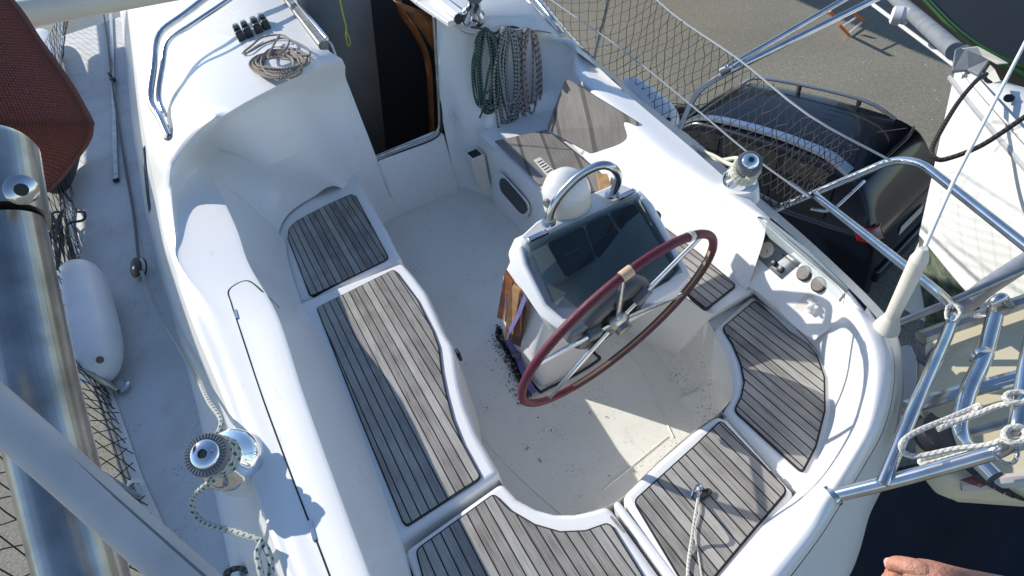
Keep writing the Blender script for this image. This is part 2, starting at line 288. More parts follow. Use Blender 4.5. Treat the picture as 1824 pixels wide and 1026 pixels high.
# ---------------- builders ----------------
def link(name, me, m, parent=None, smooth=True, label=None):
    o = bpy.data.objects.new(name, me); C.objects.link(o)
    for mm in (m if isinstance(m, (list, tuple)) else [m]): me.materials.append(mm)
    if smooth:
        me.polygons.foreach_set('use_smooth', [True] * len(me.polygons))
        me.set_sharp_from_angle(angle=rad(40))
    if parent:
        o.parent = parent
        o.matrix_parent_inverse = world_of(parent).inverted()
    if label: o['label'] = label
    return o
def world_of(p):
    mm = Matrix.LocRotScale(p.location, p.rotation_euler, p.scale)
    if p.parent: return world_of(p.parent) @ p.matrix_parent_inverse @ mm
    return mm
def thing(name, label, cat, loc, group=None):
    o = bpy.data.objects.new(name, None); C.objects.link(o); o.location = loc
    o.empty_display_size = 0.1; o['label'] = label; o['category'] = cat
    if group: o['group'] = group
    return o
def tag(o, label, cat, group=None):
    o['label'] = label; o['category'] = cat
    if group: o['group'] = group
    return o
def pm(name, verts, faces, m, parent=None, smooth=True, uv=None, bevel=0, seg=2, label=None, solid=0, sub=0):
    me = bpy.data.meshes.new(name); me.from_pydata([tuple(v) for v in verts], [], faces); me.validate(); 
    if uv:
        l = me.uv_layers.new(name='UVMap')
        for i, p in enumerate(me.polygons):
            for j, li in enumerate(p.loop_indices): l.data[li].uv = uv[i][j]
    me.update(); o = link(name, me, m, parent, smooth, label)
    if solid: s = o.modifiers.new('solid', 'SOLIDIFY'); s.thickness = solid; s.offset = -1
    if bevel: b = o.modifiers.new('bevel', 'BEVEL'); b.width = bevel; b.segments = seg; b.limit_method = 'ANGLE'; b.angle_limit = rad(35); b.harden_normals = False
    if sub: s = o.modifiers.new('sub', 'SUBSURF'); s.levels = sub; s.render_levels = sub
    return o
def cr(pts, n, closed=False):
    """Catmull-Rom through pts, n samples per span"""
    P = [Vector(p) for p in pts]; out = []; k = len(P)
    rng = range(k) if closed else range(k - 1)
    for i in rng:
        p1, p2 = P[i], P[(i + 1) % k]
        p0 = P[(i - 1) % k] if (closed or i > 0) else p1 * 2 - p2
        p3 = P[(i + 2) % k] if (closed or i + 2 < k) else p2 * 2 - p1
        for s in range(n):
            t = s / n; out.append(0.5 * ((2 * p1) + (p2 - p0) * t + (2 * p0 - 5 * p1 + 4 * p2 - p3) * t * t + (3 * p1 - p0 - 3 * p2 + p3) * t ** 3))
    if not closed: out.append(P[-1].copy())
    return out
class Mesh:
    def __init__(s): s.v = []; s.f = []; s.uv = []
    def quad(s, a, b, c, d, u=None): s.f.append((a, b, c, d)); s.uv.append(u or [(0, 0)] * 4)
    def tube(s, pts, r, n=8, closed=False, caps=True, ell=None):
        P = [Vector(p) for p in pts]; k = len(P)
        if k < 2: return s
        R = r if isinstance(r, (list, tuple)) else [r] * k
        T = []
        for i in range(k):
            a = P[(i - 1) % k] if (closed or i > 0) else P[i]; b = P[(i + 1) % k] if (closed or i < k - 1) else P[i]
            t = (b - a); T.append(t.normalized() if t.length > 1e-9 else Vector((0, 0, 1)))
        up = Vector((0, 0, 1)) if abs(T[0].z) < 0.9 else Vector((1, 0, 0))
        nn = (up - T[0] * up.dot(T[0])).normalized(); b0 = len(s.v); L = 0; Ls = []
        for i in range(k):
            nn = (nn - T[i] * nn.dot(T[i])); nn = nn.normalized() if nn.length > 1e-6 else T[i].orthogonal().normalized()
            bb = T[i].cross(nn)
            for j in range(n):
                a = 2 * math.pi * j / n; s.v.append(P[i] + nn * (math.cos(a) * R[i]) + bb * (math.sin(a) * R[i] * (ell or 1)))
            if i: L += (P[i] - P[i - 1]).length
            Ls.append(L)
        for i in range(k if closed else k - 1):
            i2 = (i + 1) % k; l2 = Ls[i2] if i2 else L + (P[0] - P[-1]).length
            for j in range(n):
                j2 = (j + 1) % n
                s.quad(b0 + i * n + j, b0 + i * n + j2, b0 + i2 * n + j2, b0 + i2 * n + j,
                       [(j / n, Ls[i]), ((j + 1) / n, Ls[i]), ((j + 1) / n, l2), (j / n, l2)])
        if caps and not closed:
            s.f.append(tuple(b0 + j for j in range(n))[::-1]); s.uv.append([(0, 0)] * n)
            s.f.append(tuple(b0 + (k - 1) * n + j for j in range(n))); s.uv.append([(0, 0)] * n)
        return s
    def box(s, c, sx, sy, sz, rot=None):
        b0 = len(s.v); c = Vector(c)
        for x in (-1, 1):
            for y in (-1, 1):
                for z in (-1, 1):
                    p = Vector((x * sx / 2, y * sy / 2, z * sz / 2)); s.v.append(c + (rot @ p if rot else p))
        for q in ((0, 1, 3, 2), (4, 6, 7, 5), (0, 4, 5, 1), (2, 3, 7, 6), (0, 2, 6, 4), (1, 5, 7, 3)): s.quad(*[b0 + i for i in q])
        return s
    def lathe(s, prof, c, ax=Vector((0, 0, 1)), n=24, squash=1.0):
        """prof = [(radius, height)], revolved round axis ax at c"""
        ax = Vector(ax).normalized(); u = ax.orthogonal().normalized(); v = ax.cross(u); b0 = len(s.v); k = len(prof); c = Vector(c)
        for r, h in prof:
            for j in range(n):
                a = 2 * math.pi * j / n; s.v.append(c + ax * h + u * (max(r, 1e-5) * math.cos(a)) + v * (max(r, 1e-5) * math.sin(a) * squash))
        for i in range(k - 1):
            for j in range(n): s.quad(b0 + i * n + j, b0 + i * n + (j + 1) % n, b0 + (i + 1) * n + (j + 1) % n, b0 + (i + 1) * n + j)
        s.f.append(tuple(b0 + j for j in range(n))[::-1]); s.uv.append([(0, 0)] * n)
        s.f.append(tuple(b0 + (k - 1) * n + j for j in range(n))); s.uv.append([(0, 0)] * n)
        return s
    def build(s, name, m, parent=None, smooth=True, bevel=0, label=None, sub=0, seg=2):
        return pm(name, s.v, s.f, m, parent, smooth, s.uv, bevel=bevel, label=label, sub=sub, seg=seg)
def tube(name, pts, r, m, parent=None, n=10, sm=0, closed=False, label=None):
    if sm: pts = cr(pts, sm, closed)
    return Mesh().tube(pts, r, n, closed).build(name, m, parent, label=label)
def bent(pts, rad_=0.06, n=6):
    """polyline with rounded corners (bent pipe)"""
    P = [Vector(p) for p in pts]; out = [P[0]]
    for i in range(1, len(P) - 1):
        a = (P[i - 1] - P[i]); b = (P[i + 1] - P[i]); r = min(rad_, a.length * .45, b.length * .45)
        s = P[i] + a.normalized() * r; e = P[i] + b.normalized() * r
        for k in range(n + 1):
            t = k / n; out.append(s * (1 - t) ** 2 + P[i] * 2 * t * (1 - t) + e * t * t)
    out.append(P[-1]); return out
def loft(name, rows, m, parent=None, nu=6, nv=6, close_v=False, label=None, solid=0, smooth_u=True, smooth_v=True):
    """grid surface through rows of points"""
    def samp(p, n, s):
        if s: return cr(p, n)
        o = []
        for i in range(len(p) - 1):
            for k in range(n): o.append(Vector(p[i]).lerp(Vector(p[i + 1]), k / n))
        o.append(Vector(p[-1])); return o
    R = [samp(r, nv, smooth_v) for r in rows]; cols = list(zip(*R)); Cc = [samp(c, nu, smooth_u) for c in cols]; G = list(zip(*Cc))
    v = [p for g in G for p in g]; w_ = len(G[0]); f = []; uv = []
    for i in range(len(G) - 1):
        for j in range(w_ - 1):
            f.append((i * w_ + j, i * w_ + j + 1, (i + 1) * w_ + j + 1, (i + 1) * w_ + j))
            uv.append([(j / w_, i / len(G)), ((j + 1) / w_, i / len(G)), ((j + 1) / w_, (i + 1) / len(G)), (j / w_, (i + 1) / len(G))])
    return pm(name, v, f, m, parent, True, uv, label=label, solid=solid)
def prism(name, poly, z0, m, parent=None, bevel=0.0, seg=3, label=None, smooth=True):
    """poly = top outline (3-D points), extruded straight down to z0"""
    P = [Vector(p) for p in poly]
    ar = sum(P[i].x * P[(i + 1) % len(P)].y - P[(i + 1) % len(P)].x * P[i].y for i in range(len(P)))
    if ar < 0: P = P[::-1]
    n = len(P); v = P + [Vector((p.x, p.y, z0)) for p in P]
    f = [tuple(range(n)), tuple(range(2 * n - 1, n - 1, -1))] + [(i, n + i, n + (i + 1) % n, (i + 1) % n) for i in range(n)]
    return pm(name, v, f, m, parent, smooth, bevel=bevel, seg=seg, label=label)
def offset(poly, d):
    P = [Vector(p) for p in poly]; n = len(P)
    ar = sum(P[i].x * P[(i + 1) % n].y - P[(i + 1) % n].x * P[i].y for i in range(n)); s = 1 if ar > 0 else -1; out = []
    for i in range(n):
        a = (P[i] - P[i - 1]).xy.normalized(); b = (P[(i + 1) % n] - P[i]).xy.normalized()
        na = Vector((-a.y, a.x)) * s; nb = Vector((-b.y, b.x)) * s; k = (na + nb); k = k.normalized() / max(0.5, k.normalized().dot(na))
        out.append(P[i] + Vector((k.x, k.y, 0)) * d)
    return out
def roundpoly(poly, r, n=4):
    P = [Vector(p) for p in poly]; out = []; k = len(P)
    for i in range(k):
        a = P[i - 1] - P[i]; b = P[(i + 1) % k] - P[i]
        if a.angle(b) > rad(155): out.append(P[i]); continue
        q = min(r, a.length * .45, b.length * .45); s = P[i] + a.normalized() * q; e = P[i] + b.normalized() * q
        for j in range(n + 1):
            t = j / n; out.append(s * (1 - t) ** 2 + P[i] * 2 * t * (1 - t) + e * t * t)
    return out
def teakpad(parent, px, z, m='teak', label=None):
    poly = roundpoly([A(x, y, z + .004) for x, y in px], 0.02)
    c = prism('caulk_border', poly, z - 0.01, M['caulk'], None)
    tk = prism('teak_panel', [p + Vector((0, 0, .003)) for p in offset(poly, 0.0055)], z - 0.005, M[m], parent, bevel=0.001, seg=1, label=label)
    c.parent = tk; return tk
def frame(axis):
    z = Vector(axis).normalized(); x = z.orthogonal().normalized(); y = z.cross(x); return Matrix((x, y, z)).transposed()
def basis(x, y, z): return Matrix((x, y, z)).transposed()
def surf(o, off=0.0):
    """returns hit(px, py) -> point and normal where a sight line meets the surface of o"""
    bv = BVHTree.FromPolygons([v.co.copy() for v in o.data.vertices], [tuple(p.vertices) for p in o.data.polygons])
    def hit(px, py):
        r = ray(px, py); q = bv.ray_cast(Vector((0, 0, CAMZ)), r)
        if q[0] is None:
            z0 = sum(v.co.z for v in o.data.vertices) / len(o.data.vertices); q = bv.find_nearest(A(px, py, z0))
        n = q[1] if q[1].dot(r) < 0 else -q[1]
        return q[0] + n * off, n
    return hit
#@@STRUCTURE
G0 = -3.5
# ---------------- ground ----------------
ground = pm('ground', [(-150, -150, G0), (150, -150, G0), (150, 150, G0), (-150, 150, G0)], [(0, 1, 2, 3)], M['asphalt'])
ground['kind'] = 'structure'

# ======================= OUR YACHT =======================
Y = thing('sailing_yacht', 'white sailing yacht filling the picture, seen into its open cockpit with grey teak seats', 'sailing yacht', (0.6, 1.8, G0))
# --- cockpit well floor and its wall below the seats
well = [(0.20, 3.5), (0.20, 2.0), (0.16, 1.5), (0.16, 1.2), (0.3, 0.98), (0.45, 0.92), (0.7, 0.93), (0.95, 0.97), (1.05, 1.1), (1.1, 1.3), (1.12, 2.2), (1.13, 3.15), (1.0, 3.5)]
pm('cockpit_floor', [(0.05, 0.8, 0), (1.3, 0.8, 0), (1.3, 3.6, 0), (0.05, 3.6, 0)], [(0, 1, 2, 3)], M['floor'], Y)
fl = Mesh()
for a, b in (((0.30, 2.62), (0.40, 1.10)), ((0.62, 1.10), (0.95, 1.02)), ((0.62, 1.12), (0.72, 1.3))):
    pass
# faint moulded margin lines on the floor
for pts in ([(793, 640), (835, 740), (905, 830), (1010, 925)], [(1050, 590), (1130, 640), (1200, 780)], [(1075, 872), (1190, 778)], [(700, 388), (820, 352)]):
    tube('moulding', cr([A(x, y, 0.0) for x, y in pts], 6), 0.0045, M['floor'], Y, 6)
# --- benches
def bench(px, z, zb=-0.02, bev=0.022, name='bench'):
    return prism(name, [A(*p, z) if len(p) == 2 else Vector((p[0], p[1], z)) for p in px], zb, M['gel'], Y, bevel=bev, seg=4)
W3 = lambda x, y: (x, y, 0)
bench([W3(.42, 3.45), (690, 411), (704, 441), (716, 461), W3(-.25, 2.475), W3(-.33, 2.6), W3(-.33, 3.45)], 0.395)
bench([(716, 466), (739, 492), (760, 520), (777, 556), (793, 592), (806, 612), (812, 632), (815, 655), (820, 685), (830, 722), (848, 768), (870, 808), (891, 843), (724, 957), W3(-.22, 1.10), W3(-.24, 2.44)], 0.43)
bench([(893, 856), (920, 886), (953, 904), (986, 913), (1022, 913), (1056, 906), (1083, 897), (1200, 1060), (1235, 1110), (760, 1110), (745, 1050), (718, 980)], 0.43)
base = bench([(1091, 897), (1101, 889), (1235, 1060), (1270, 1110), (1245, 1110), (1205, 1055)], 0.43, bev=0.01, name='seat_bridge')
bench([(1106, 884), (1170, 822), (1230, 770), (1278, 737), (1296, 745), (1412, 873), (1418, 886), (1290, 1040), (1240, 1100)], 0.43)
prism('seat_base', [A(x, y, .36) for x, y in [(730, 985), (893, 875), (960, 925), (1090, 925), (1284, 770), (1420, 900), (1250, 1120), (700, 1120)]], 0.0, M['gap'], Y)
# aft starboard corner seat
bench([(1286, 732), (1300, 712), (1306, 690), (1305, 665), (1298, 635), (1284, 608), (1268, 588), (1340, 522), (1420, 575), (1475, 640), (1500, 690), (1495, 760), (1470, 840), (1432, 890)], 0.42)
# starboard side locker (higher, with sloped inboard edge)
box = [[Vector((1.62, 1.235, .478)), Vector((1.205, 1.235, .478)), Vector((1.175, 1.238, .468)), Vector((1.175, 1.34, .26)), Vector((1.19, 1.47, .0))]]
for Yy, xt, xm, xb in ((1.45, 1.14, 1.14, 1.15), (1.8, 1.10, 1.10, 1.11), (2.3, 1.10, 1.09, 1.08), (2.75, 1.115, 1.12, 1.11), (3.14, 1.13, 1.13, 1.12)):
    box.append([Vector((1.62, Yy, .478)), Vector((xt + .03, Yy, .478)), Vector((xt, Yy, .468)), Vector((xm, Yy + (.08 if Yy < 1.5 else 0), .26)), Vector((xb, Yy + (.17 if Yy < 1.5 else 0), .0))])
lk = loft('locker', box, M['gel'], Y, 4, 5, smooth_v=False)
loft('locker_end', [[p, Vector((1.62, p.y, p.z))] for p in box[0][1:]], M['gel'], Y, 3, 2, smooth_u=False, smooth_v=False)
prism('locker_ledge', [Vector((1.185, 1.17, .385)), Vector((1.50, 1.17, .385)), Vector((1.50, 1.30, .385)), Vector((1.185, 1.30, .385))], .05, M['gel'], Y, bevel=.01)
# fillet between the aft seats and the floor
we = [(716, 470), (760, 525), (793, 596), (812, 636), (822, 690), (848, 772), (889, 846), (921, 889), (953, 907), (1000, 916), (1060, 908), (1108, 886), (1170, 824), (1230, 772), (1278, 738), (1302, 712), (1307, 690), (1306, 665), (1299, 635), (1285, 608), (1272, 590)]
wr = []
wc = Vector((.62, 1.6, 0))
for x, y in we:
    p = A(x, y, .40); d = (wc - p); d.z = 0; d.normalize()
    k = .12 if x > 1000 else .0
    wr.append([p - d * (0 if k else .012), p + d * .1 * k + Vector((0, 0, -.2)), p + d * .25 * k + Vector((0, 0, -.33)), p + d * k + Vector((0, 0, -.40))])
for x, y in ((1.19, 1.28), (1.22, 1.40), (1.26, 1.58)):
    p = Vector((x, y, .40)); d = Vector((-.97, -.2, 0)) if y < 1.35 else Vector((-1, .1, 0)); d.normalize()
    wr.append([p, p + d * .012 + Vector((0, 0, -.2)), p + d * .03 + Vector((0, 0, -.33)), p + d * .10 + Vector((0, 0, -.40))])
loft('well_wall', wr, M['floor'], Y, 3, 5)
# --- teak pads
teakpad(Y, [(548, 382), (587, 362), (625, 345), (634, 349), (692, 457), (688, 463), (556, 527), (550, 525), (530, 470), (512, 425), (514, 407), (525, 395)], 0.397)
teakpad(Y, [(563, 548), (700, 480), (707, 484), (745, 535), (773, 590), (783, 618), (788, 660), (796, 700), (808, 745), (826, 790), (857, 847), (853, 855), (724, 938), (716, 930), (640, 745)], 0.432)
teakpad(Y, [(739, 979), (876, 881), (884, 882), (909, 907), (953, 933), (998, 946), (1043, 944), (1080, 931), (1090, 935), (1147, 1026), (1200, 1105), (772, 1105)], 0.432)
teakpad(Y, [(1127, 892), (1240, 790), (1281, 750), (1289, 752), (1350, 815), (1405, 874), (1340, 950), (1275, 1028), (1240, 1080)], 0.432)
teakpad(Y, [(1346, 533), (1406, 589), (1440, 613), (1456, 632), (1470, 672), (1471, 732), (1455, 795), (1430, 844), (1365, 785), (1306, 731), (1319, 706), (1324, 680), (1318, 648), (1303, 612), (1285, 584)], 0.422)
teakpad(Y, [(1257, 552), (1313, 508), (1240, 447), (1175, 398), (1118, 432), (1185, 490)], 0.481, 'teak2')
# --- port coaming: rows run outboard-bottom, outer top edge, inner top edge, seat
prow = [
 [A(430, 1120, .26), A(480, 1110, .40), A(540, 1100, .68), A(600, 1100, .735), A(690, 1110, .72), A(712, 1105, .60), A(745, 1090, .42)],
 [A(403, 1000, .26), A(440, 1000, .42), A(492, 1000, .68), A(560, 1000, .735), A(645, 1000, .72), A(672, 985, .60), A(716, 962, .42)],
 [A(352, 740, .26), A(372, 738, .45), A(403, 736, .68), A(455, 728, .735), A(542, 715, .72), A(575, 708, .60), A(633, 735, .42)],
 [A(318, 610, .26), A(326, 600, .45), A(347, 595, .68), A(395, 580, .735), A(490, 560, .72), A(515, 555, .60), A(570, 590, .42)],
 [A(286, 495, .26), A(290, 485, .45), A(302, 478, .69), A(330, 470, .745), A(440, 470, .72), A(470, 485, .60), A(540, 545, .41)],
]
OUT = [
 [(286, 495, .26), (290, 485, .45), (302, 478, .69), (310, 474, .73), (318, 470, .745)],
 [(275, 440, .26), (277, 432, .45), (287, 425, .71), (300, 421, .75), (312, 418, .765)],
 [(258, 375, .26), (262, 365, .45), (275, 350, .74), (291, 344, .80), (306, 338, .82)],
 [(246, 300, .26), (250, 292, .50), (262, 285, .79), (288, 288, .89), (314, 288, .92)],
 [(236, 235, .26), (243, 228, .52), (252, 215, .84), (300, 232, .96), (346, 240, 1.0)],
 [(228, 160, .26), (236, 155, .55), (246, 150, .87), (320, 180, 1.04), (400, 196, 1.075)],
 [(223, 100, .26), (232, 95, .58), (242, 90, .90), (350, 130, 1.09), (480, 150, 1.11)],
 [(218, 60, .26), (227, 55, .58), (240, 50, .91), (380, 95, 1.12), (545, 114, 1.115)],
 [(214, 25, .26), (224, 20, .6), (239, 10, .92), (390, 60, 1.13), (587, 92, 1.12)],
 [(206, -60, .26), (217, -60, .62), (236, -70, .94), (400, -10, 1.16), (512, -5, 1.14)],
 [(203, -160, .26), (215, -160, .62), (236, -170, .96), (380, -90, 1.17), (450, -90, 1.16)]]

INN = [
 [(318, 470, .745), (330, 470, .74), (440, 470, .72), (470, 485, .60), (540, 545, .405)],
 [(312, 418, .765), (325, 415, .745), (418, 405, .73), (455, 420, .60), (515, 470, .405)],
 [(306, 338, .82), (325, 342, .76), (386, 330, .74), (430, 350, .60), (508, 428, .405)],
 [(314, 288, .92), (345, 300, .79), (381, 290, .75), (440, 320, .58), (514, 404, .405)],
 [(346, 240, 1.0), (370, 262, .82), (396, 268, .76), (470, 300, .56), (545, 376, .405)],
 [(400, 196, 1.075), (410, 225, .90), (440, 265, .74), (515, 300, .56), (590, 352, .405)],
 [(480, 150, 1.11), (488, 180, .93), (512, 235, .74), (565, 285, .54), (632, 338, .405)]]
inn = [[A(*p) for p in r] for r in INN]
for k_, sp_ in ((3, (497, 412)), (4, (515, 380)), (5, (556, 352)), (6, (606, 334))):
    S_ = A(*sp_, .405); T_ = inn[k_][0]; D_ = S_ - T_; D_.z = 0; inn[k_][4] = S_
    inn[k_][3] = Vector((T_.x + D_.x * .62, T_.y + D_.y * .62, S_.z + .14))
    if k_ > 4:
        inn[k_][1] = Vector((T_.x + D_.x * .10, T_.y + D_.y * .10, T_.z - .07)); inn[k_][2] = Vector((T_.x + D_.x * .30, T_.y + D_.y * .30, S_.z + .34))
inn.append([A(545, 114, 1.115), Vector((.40, 3.42, .90)), Vector((.42, 3.42, .6)), Vector((.43, 3.42, .3)), Vector((.44, 3.40, -.02))])
inn.append([A(587, 92, 1.12), Vector((.555, 3.42, .90)), Vector((.565, 3.42, .6)), Vector((.57, 3.42, .3)), Vector((.575, 3.42, -.02))])
G_ = []
for r in prow:
    foot_, side_, oe, m_, ie, mid_, seat_ = r
    E1 = oe + Vector((0, 0, .0)); E2 = oe + Vector((.018, 0, .034)); L_ = E2.lerp(ie, .28) + Vector((0, 0, .004))
    G_.append([foot_, side_, E1, E2, E2.lerp(L_, .5), L_, E2.lerp(ie, .5) + Vector((0, 0, .003)), ie + Vector((-.008, 0, .006)), ie + Vector((.010, 0, -.016)), mid_, seat_])
for k_, r in enumerate(OUT[:9]):
    if k_ == 0: G_.pop()
    f_ = [A(*p) for p in r]; n_ = inn[k_]; e_ = 1 if k_ < 4 else 0
    G_.append([f_[0], f_[1], f_[2] + Vector((0, 0, -.02)), f_[2] + Vector((.02, 0, .02)), f_[3], n_[0], n_[1], n_[2] + Vector((-.014, 0, .003)) * e_, n_[2].lerp(n_[3], .12), n_[3], n_[4]])
cbo_ = loft('coaming_and_bulkhead', G_, M['gel'], Y, 6, 4)
loft('cabin_top', [[q_ for q_ in (A(*r[0]), A(*r[1]), A(*r[2]) + Vector((0, 0, -.02)), A(*r[2]) + Vector((.02, 0, .02)), A(*r[3]), A(*r[4]))] for r in OUT[8:]], M['geltop'], Y, 6, 4)
gsurf = surf(cbo_)
cw_ = [gsurf(x, y) for x, y in ((259, 258), (262, 300), (266, 345), (269, 372), (266, 380), (262, 350), (257, 300), (256, 265))]
pm('cabin_window', [p + n * .004 for p, n in cw_], [tuple(range(8))], M['carglass'], Y, smooth=False)
# reveal of the opening on the port side and sill
top_l = AY(590, 86, 3.42)
pm('door_reveal', [(.555, 3.42, 1.12), (.575, 3.42, -.02), (.575, 3.56, -.02), (.555, 3.56, 1.12)], [(0, 1, 2, 3)], M['gel'], Y, solid=0.012)
prism('sill', [(.57, 3.425, .40), (1.01, 3.425, .40), (1.01, 3.52, .40), (.57, 3.52, .40)], -.02, M['gel'], Y, bevel=.008)
tube('sill_trim', [AY(672, 288, 3.44), AY(720, 268, 3.43), AY(768, 250, 3.42), AY(784, 236, 3.42), AY(787, 215, 3.42), AY(782, 130, 3.42), AY(776, 30, 3.42)], .006, M['black'], Y, 8, sm=4)
tube('door_frame', [AY(670, 281, 3.44), AY(718, 261, 3.43), AY(764, 245, 3.42), AY(779, 232, 3.42), AY(782, 212, 3.42), AY(778, 130, 3.42), AY(772, 30, 3.42)], .009, M['steeld'], Y, 8, sm=4)
# starboard bulkhead: from the opening, round the curve, and into the starboard coaming
stb = [
 [AY(775, 32, 3.42), AY(779, 120, 3.42), AY(786, 200, 3.42), Vector((1.01, 3.43, .2)), Vector((1.01, 3.44, -.02))],
 [AY(800, 40, 3.36), Vector((1.10, 3.38, .85)), Vector((1.07, 3.38, .55)), Vector((1.06, 3.38, .2)), Vector((1.05, 3.38, -.02))],
 [AY(838, 62, 3.30), Vector((1.22, 3.30, .80)), Vector((1.13, 3.27, .55)), Vector((1.12, 3.24, .2)), Vector((1.12, 3.22, -.02))],
 [AY(900, 56, 3.28), Vector((1.40, 3.28, .80)), Vector((1.28, 3.20, .60)), Vector((1.2, 3.14, .5)), Vector((1.2, 3.14, -.02))],
 [AY(960, 56, 3.26), Vector((1.58, 3.24, .78)), Vector((1.48, 3.18, .62)), Vector((1.40, 3.12, .5)), Vector((1.4, 3.12, -.02))],
 [AX(1018, 72, 1.90), Vector((1.80, 3.12, .78)), Vector((1.68, 3.08, .62)), Vector((1.60, 3.02, .5)), Vector((1.6, 3.0, -.02))],
 [Vector((1.765, 2.82, .742)), Vector((1.63, 2.8, .755)), Vector((1.61, 2.79, .68)), Vector((1.5195, 2.79, .57)), Vector((1.46, 2.79, .475))],
 [Vector((1.668, 2.35, .742)), Vector((1.535, 2.33, .755)), Vector((1.515, 2.32, .68)), Vector((1.44725, 2.32, .57)), Vector((1.4, 2.32, .475))],
 [Vector((1.592, 1.93, .742)), Vector((1.455, 1.91, .755)), Vector((1.435, 1.9, .68)), Vector((1.3965, 1.9, .57)), Vector((1.365, 1.9, .475))],
 [Vector((1.548, 1.7, .742)), Vector((1.44, 1.68, .755)), Vector((1.42, 1.67, .68)), Vector((1.388, 1.67, .57)), Vector((1.36, 1.67, .475))],
 [Vector((1.49, 1.42, .742)), Vector((1.43, 1.4, .755)), Vector((1.41, 1.39, .68)), Vector((1.38125, 1.39, .57)), Vector((1.355, 1.39, .475))],
 [Vector((1.462, 1.28, .742)), Vector((1.425, 1.26, .755)), Vector((1.405, 1.25, .68)), Vector((1.37625, 1.25, .57)), Vector((1.35, 1.25, .475))],
]
loft('bulkhead_and_coaming', stb, M['gel'], Y, 6, 6)
rim = [
 [A(1372, 390, .64), A(1358, 392, .750), A(1340, 379, .748), A(1346, 386, .735)],
 [A(1442, 448, .62), A(1432, 456, .750), A(1412, 440, .748), A(1414, 446, .735)],
 [A(1508, 508, .62), A(1500, 514, .748), A(1484, 500, .746), A(1486, 506, .735)],
 [A(1545, 548, .60), A(1536, 554, .746), A(1516, 538, .745), A(1508, 534, .735)],
]
loft('coaming_rim', rim, M['gel'], Y, 6, 4)
# recess back and shelf
rec = [
 [A(1349, 388, .742), A(1362, 402, .655), A(1322, 470, .545), A(1308, 492, .50), Vector((1.35, 1.25, .475))],
 [A(1414, 444, .738), A(1426, 460, .655), A(1390, 515, .55), A(1362, 530, .49), A(1330, 512, .455)],
 [A(1484, 502, .736), A(1494, 516, .655), A(1462, 565, .545), A(1420, 585, .47), A(1370, 548, .42)],
 [A(1512, 537, .735), A(1503, 553, .66), A(1486, 580, .56), A(1450, 606, .47), A(1416, 582, .42)],
]
RECP = rec[0][1].copy(); RECN = (rec[2][1] - rec[0][1]).cross(rec[0][2] - rec[0][1]).normalized(); RECN = -RECN if RECN.z < 0 else RECN
reco = loft('instrument_recess', rec, M['gel'], Y, 6, 3, smooth_v=False)
fr0 = [Vector(p) for p in stb[-1][1:]]; rr0 = [rec[0][0], rec[0][1], rec[0][2], rec[0][4]]
loft('recess_cheek', [fr0, rr0], M['gel'], Y, 2, 3, smooth_v=False)
# stern quarter coaming, broad and round
ster = [
 [A(1545, 547, .70), A(1536, 554, .746), A(1506, 532, .737), A(1484, 574, .565), A(1413, 577, .42)],
 [A(1575, 590, .70), A(1563, 592, .745), A(1533, 600, .735), A(1490, 612, .55), A(1455, 625, .42)],
 [A(1592, 640, .70), A(1581, 641, .745), A(1545, 652, .740), A(1508, 668, .57), A(1478, 682, .42)],
 [A(1590, 700, .70), A(1578, 700, .745), A(1543, 707, .740), A(1508, 717, .57), A(1478, 735, .42)],
 [A(1573, 766, .70), A(1561, 764, .742), A(1530, 766, .735), A(1493, 778, .56), A(1463, 798, .42)],
 [A(1537, 832, .70), A(1525, 829, .736), A(1497, 826, .728), A(1468, 836, .55), A(1440, 850, .42)],
 [A(1492, 906, .69), A(1480, 900, .726), A(1453, 890, .715), A(1430, 886, .55), A(1405, 892, .42)],
 [A(1457, 961, .67), A(1444, 955, .71), A(1415, 938, .69), A(1385, 925, .52), A(1368, 925, .42)],
 [A(1382, 1061, .66), A(1368, 1052, .70), A(1340, 1030, .68), A(1305, 1010, .50), A(1290, 1015, .42)],
 [A(1322, 1151, .64), A(1308, 1145, .68), A(1282, 1110, .66), A(1245, 1090, .50), A(1230, 1095, .42)],
]
loft('stern_coaming', ster, M['gel'], Y, 6, 6)
# --- topsides
def hullrow(p, dz): return [p, p + Vector((0, 0, -.05))] 
hs = []
for (x, y, z), (ox, oy) in [((1062, 118, .34), (.15, 0)), ((1200, 235, .36), (.15, 0)), ((1300, 325, .36), (.14, 0)), ((1400, 390, .40), (.12, -.02)), ((1500, 490, .45), (.10, -.05)), ((1560, 545, .5), (.08, -.08))]:
    p = A(x, y, z); hs.append((p, ox, oy))
# visible outboard faces: dark band of the hull below the coaming, round the quarter to the transom
outer = [[A(1062, 118, .78), A(1064, 112, .42)], [A(1130, 183, .72), A(1140, 178, .38)], [A(1215, 250, .67), A(1228, 244, .36)], [A(1262, 294, .67), A(1282, 290, .36)], [A(1340, 360, .67), A(1358, 358, .36)], [A(1442, 447, .64), A(1455, 446, .36)],
         [A(1545, 547, .70), A(1560, 548, .36)], [A(1576, 592, .70), A(1598, 605, .50)], [A(1593, 642, .70), A(1608, 690, .50)], [A(1591, 700, .70), A(1602, 745, .50)], [A(1574, 767, .70), A(1586, 830, .48)], [A(1538, 833, .70), A(1554, 900, .46)], [A(1493, 907, .69), A(1528, 985, .42)], [A(1458, 962, .67), A(1492, 1045, .40)], [A(1383, 1062, .66), A(1420, 1160, .40)]]
rows = []
cen = Vector((.45, 2.0, 0))
for a, b in outer:
    d = (b - cen); d.z = 0; d.normalize()
    rows.append([a, b, b + d * (.03 if a.y > 1.2 else -.03) + Vector((0, 0, -.25)), b - d * (.12 if a.y > 1.2 else .25) + Vector((0, 0, -1.0)), b - d * .55 + Vector((0, 0, -1.7)), Vector((cen.x + d.x * .3, b.y * .6 + 1.0, -2.2))])
